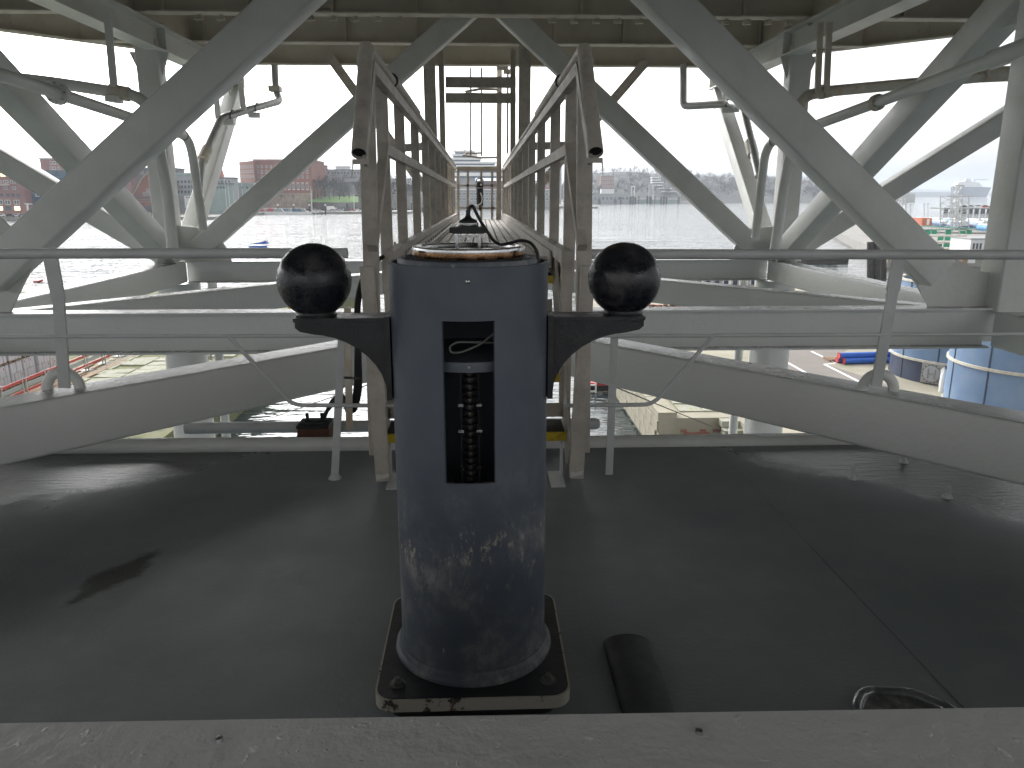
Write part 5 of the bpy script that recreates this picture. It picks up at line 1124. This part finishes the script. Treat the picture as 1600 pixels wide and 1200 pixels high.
def bare_tree_meshes(seed, h):
    r = random.Random(seed); tr = MB(); cr = MB(); tips = []
    def grow(p, d, L, rad, lev):
        q = p + d*L; (tr if lev < 2 else cr).tube([p, q], [rad, rad*.62], 4 if lev else 6, caps=False); 
        if lev >= 4: tips.append(q); return
        for _ in range(3 if lev < 3 else 4):
            nd_ = (d + V((r.uniform(-.75,.75), r.uniform(-.75,.75), r.uniform(-.05,.45)))).normalized(); grow(p + d*L*r.uniform(.65,1), nd_, L*r.uniform(.55,.75), rad*.55, lev+1)
    grow(V((0,0,0)), V((0,0,1)), h*.30, h*.022, 0)
    for q in tips:
        for _ in range(3):
            d = V((r.uniform(-1,1), r.uniform(-1,1), r.uniform(-.2,1))).normalized()*h*.07; w = V((r.uniform(-1,1), r.uniform(-1,1), 0)).normalized()*h*.006; cr.add([q-w, q+w, q+d], [(0,1,2)])
    return tr.mesh('trunk', M['bark']), cr.mesh('crown', M['twig'])
tm = [bare_tree_meshes(s_, 12) for s_ in (1, 2, 3)]
for k, (x, y, D, s_) in enumerate(((440,318,505,.75),(448,318,507,.8),(430,318,503,.7),(458,317,508,.6),(492,312,560,1.5),(497,312,566,1.8),(502,313,560,1.6),(508,312,572,1.9),(515,314,560,1.5),(522,313,568,1.7),(531,314,560,1.4),(538,314,570,1.7),(546,315,565,1.5),(566,315,570,1.8),(574,315,562,1.6),(640,318,640,1.7),(650,318,645,1.5),(975,312,1100,1.8),(1065,309,1150,1.9),(1080,308,1200,1.9))):
    t = Thing('bare_tree', 'leafless tree %s' % ('%s along' % ORD[k] + ' the row in front of the stone base of the brick building' if k < 4 else '%s from the brick building on the bank behind the marina' % ORD[k-4] if k < 15 else '%s beside the gangway' % ('first','second')[k-15] if k < 17 else '%s on the far wooded shore' % ORD[k-17]), 'tree', PY(x, y, D), 'bare trees along the shore')
    tr_, cr_ = tm[k % 3]; t.rep('trunk', tr_, t.base); t.rep('crown', cr_, t.base); t.e.scale = (s_, s_, s_); t.e.rotation_euler.z = k*1.7
# ================================================================== MARINA
def yacht(x, y, s, mh, col='white', lab=''):
    p = PZ(x, y, WZ); t = Thing('sailing_boat', lab, 'sailing boat', p, 'sailing boats in the marina')
    hull = [(-4,-1.2),(2,-1.35),(5,0),(2,1.35),(-4,1.2)]
    t.part('hull', MB().prism([p+V((a*s,b*s,0)) for a, b in hull], (0,0,1.3*s)), M[col]); t.part('cabin', MB().prism([p+V((a*s,b*s,1.3*s)) for a, b in ((-1.8,-.8),(1.6,-.8),(2.2,0),(1.6,.8),(-1.8,.8))], (0,0,.6*s)), M['palegrey'])
    t.part('mast', MB().tube([p+V((.6*s,0,1.3*s)), p+V((.6*s,0,mh))], [.14,.09], 6), M['white']); t.part('boom', MB().tube([p+V((.6*s,0,2.6*s)), p+V((-3.2*s,0,2.7*s))], .16, 6), M['bluebd'])
for k, (x, y, mh) in enumerate(((349,337,17),(354,338.5,21),(359,339,19),(374,336,17),(380,336,20),(340,337,16),(366,338,14),(486,335,17),(1012,317.5,30),(1020,317,24),(343,338,13))):
    yacht(x, y, 1.0 if x < 900 else 1.3, mh, 'white' if k % 4 else 'navy', '%s white sailing boat with bare mast counted along the shore' % ORD[k] if k % 4 else '%s dark hulled sailing boat with bare mast counted along the shore' % ORD[k])
def motorboat(x, y, s, lab, cov='palegrey'):
    p = PZ(x, y, WZ); t = Thing('motor_boat', lab, 'motor boat', p, 'motor boats and laid up boats')
    t.part('hull', MB().prism([p+V((a*s,b*s,0)) for a, b in ((-3,-1.2),(2,-1.2),(3.6,0),(2,1.2),(-3,1.2))], (0,0,1.1*s)), M['white']); t.part('cabin', MB().prism([p+V((-1.8*s,-.9*s,1.1*s)), p+V((1.8*s,-.9*s,1.1*s)), p+V((1.0*s,-.9*s,2.2*s)), p+V((-1.6*s,-.9*s,2.2*s))], (0,1.8*s,0)), M[cov])
for k in range(14): motorboat(406 + k*5.0 + random.uniform(-1,1), 335.0 + random.uniform(-.4,.8), 1.7, ('%s white motor boat with pale cover counting from the brick building' % ORD[k] if k % 4 else 'motor boat with %s cabin moored along the pier' % ('red','bright red','blue','dark blue')[k//4]), 'palegrey' if k % 4 else ('red' if k < 5 else 'bluegl'))
D = 486; t = Thing('pier', 'low dark timber pier with piles and white posts in the marina', 'pier', PY(460,334,D))
t.part('deck', MB().box((PY(402,334,D).x,D,WZ+.5),(PY(510,334,D).x,D+2.2,WZ+1.0)), M['dkwood'])
for k, x in enumerate(fr(404,509,18)):
    h = 5.5 if k % 4 == 1 else 1.0
    t.part('pile', MB().cbox((PY(x,334,D).x,D-.2,WZ+h/2-.3),(.8,.8,h)), M['dkwood'])
    if h > 2: t.part('white_cap', MB().cbox((PY(x,334,D).x,D-.2,WZ+h+.3),(.9,.9,1.2)), M['white'])
D = 545; t = Thing('pier', 'black timber pier on close piles further along the marina', 'pier', PY(540,331,D))
t.part('deck', MB().box((PY(508,331,D).x,D,WZ+1.6),(PY(700,331,D).x,D+3,WZ+2.2)), M['dkwood'])
for k, x in enumerate(fr(509,698,46)): t.part('pile', MB().cbox((PY(x,331,D).x,D-.2,WZ+(1.6 if k % 8 else 3)),(.9,.8,3.4 if k % 8 else 6)), M['dkwood'])
for k, x in enumerate(fr(1096,1290,20)):
    p = PZ(x + random.uniform(-2,2), 309.3, WZ); s_ = random.uniform(1.6,2.4); t = Thing('marina_boat', '%s small boat in the line along the far shore under the hill' % ORD[k], 'boat', p, 'boats along the far shore')
    t.part('hull', MB().prism([p+V((a*s_,b*s_,0)) for a, b in ((-3,-1),(2,-1),(3.6,0),(2,1),(-3,1))], (0,0,1.3*s_)), M['white' if k % 3 else 'navy']); t.part('mast', MB().tube([p+V((0,0,1)), p+V((0,0,random.uniform(8,16)))], .25, 5), M['palegrey'])
def car(p, mat, lab, grp, rot=0):
    t = Thing('parked_car', lab, 'car', p, grp); b = MB()
    side = [(-2.1,.3),(2.1,.3),(2.15,.75),(1.3,.9),(.7,1.42),(-1.1,1.45),(-1.9,.95),(-2.15,.8)]
    t.part('body', MB().prism([p+V((x,-.85,z)) for x, z in side], (0,1.7,0)), M[mat]); t.part('side_windows', MB().prism([p+V((x,-.87,z)) for x, z in ((1.1,.93),(.62,1.36),(-1.02,1.38),(-1.6,.95))], (0,1.74,0)), M['glass'])
    for x in (-1.3,1.3): t.part('wheel', MB().tube([p+V((x,-.9,.32)), p+V((x,-.7,.32))], .32, 10), M['black'])
for k, x in enumerate((-8,2,17,26,36,47)): 
    p = PY(x, 333, 394); p.z = WZ+1.5; car(p, ('car_d','car_w','car_d','car_w','car_s','car_w')[k], '%s parked on the quay below the waterfront offices' % ('black car','white car','dark saloon','pale car','silver car','white van')[k], 'cars on the office quay')
for k in range(16):
    p = PY(452 + 7.5*k, 320, 508 + 6*(k % 3)); p.z = WZ+1.5; car(p, random.choice(['car_d','car_w','car_s','car_s','car_r']), '%s car from the brick building on the hard standing behind the marina' % ORD[k], 'cars behind the marina')
p = PY(516,318,520); p.z = WZ+1.5; t = Thing('parked_van', 'white box van parked behind the black pier', 'van', p); t.part('box', B(p,(4.6,2.2,2.6),.5), M['white']); t.part('cab', B(p+V((3.1,0,0)),(1.4,2,1.8),.4), M['car_w']); t.part('wheels', MB().tube([p+V((-1.4,-1.1,.4)),p+V((-1.4,1.1,.4))],.4,10).tube([p+V((2.6,-1.1,.4)),p+V((2.6,1.1,.4))],.4,10), M['black'])
for k, x in enumerate((487, 553, 235, 1020)):
    D = (498, 530, 400, 1040)[k]; p = PY(x, 322, D); p.z = WZ+1; q = PY(x, (296,304,274,272)[k], D); t = Thing('flag_pole', ('white pole at the end of the marina lawn','white pole beside the viaduct pillar','tall dark pole in front of the gabled hall','tall white pole beside the terrace building')[k], 'pole', p, 'tall poles on the shore'); t.part('pole', MB().tube([p, q], [.22,.14], 6), M['white' if k != 2 else 'dkwood'])
p = PY(43,330,398); p.z = WZ+1.5; t = Thing('quay_davit', 'white quay davit in front of the blue glass office', 'davit', p); q = PY(43,318.5,398); t.part('post', MB().tube([p,q], .45, 8), M['white']); t.part('arm', MB().beam(q+V((-1.4,0,0)), q+V((2.2,0,-.1)), .4,.4,(0,1,0)), M['white'])
# ================================================================== AIR
hz = MB().box((-6700,-420,WZ-1.2), (6700,9200,120)); ho = bpy.data.objects.new('haze', hz.mesh('haze', [])); link(ho); ho['kind'] = 'stuff'
hm = bpy.data.materials.new('harbour_haze'); hm.use_nodes = True; nt = hm.node_tree; nt.nodes.remove(nt.nodes['Principled BSDF'])
pv = nt.nodes.new('ShaderNodeVolumePrincipled'); pv.inputs['Color'].default_value = (0.84,0.91,1.0,1); pv.inputs['Density'].default_value = 0.00022
nt.links.new(pv.outputs[0], nt.nodes['Material Output'].inputs['Volume']); ho.data.materials.append(hm)
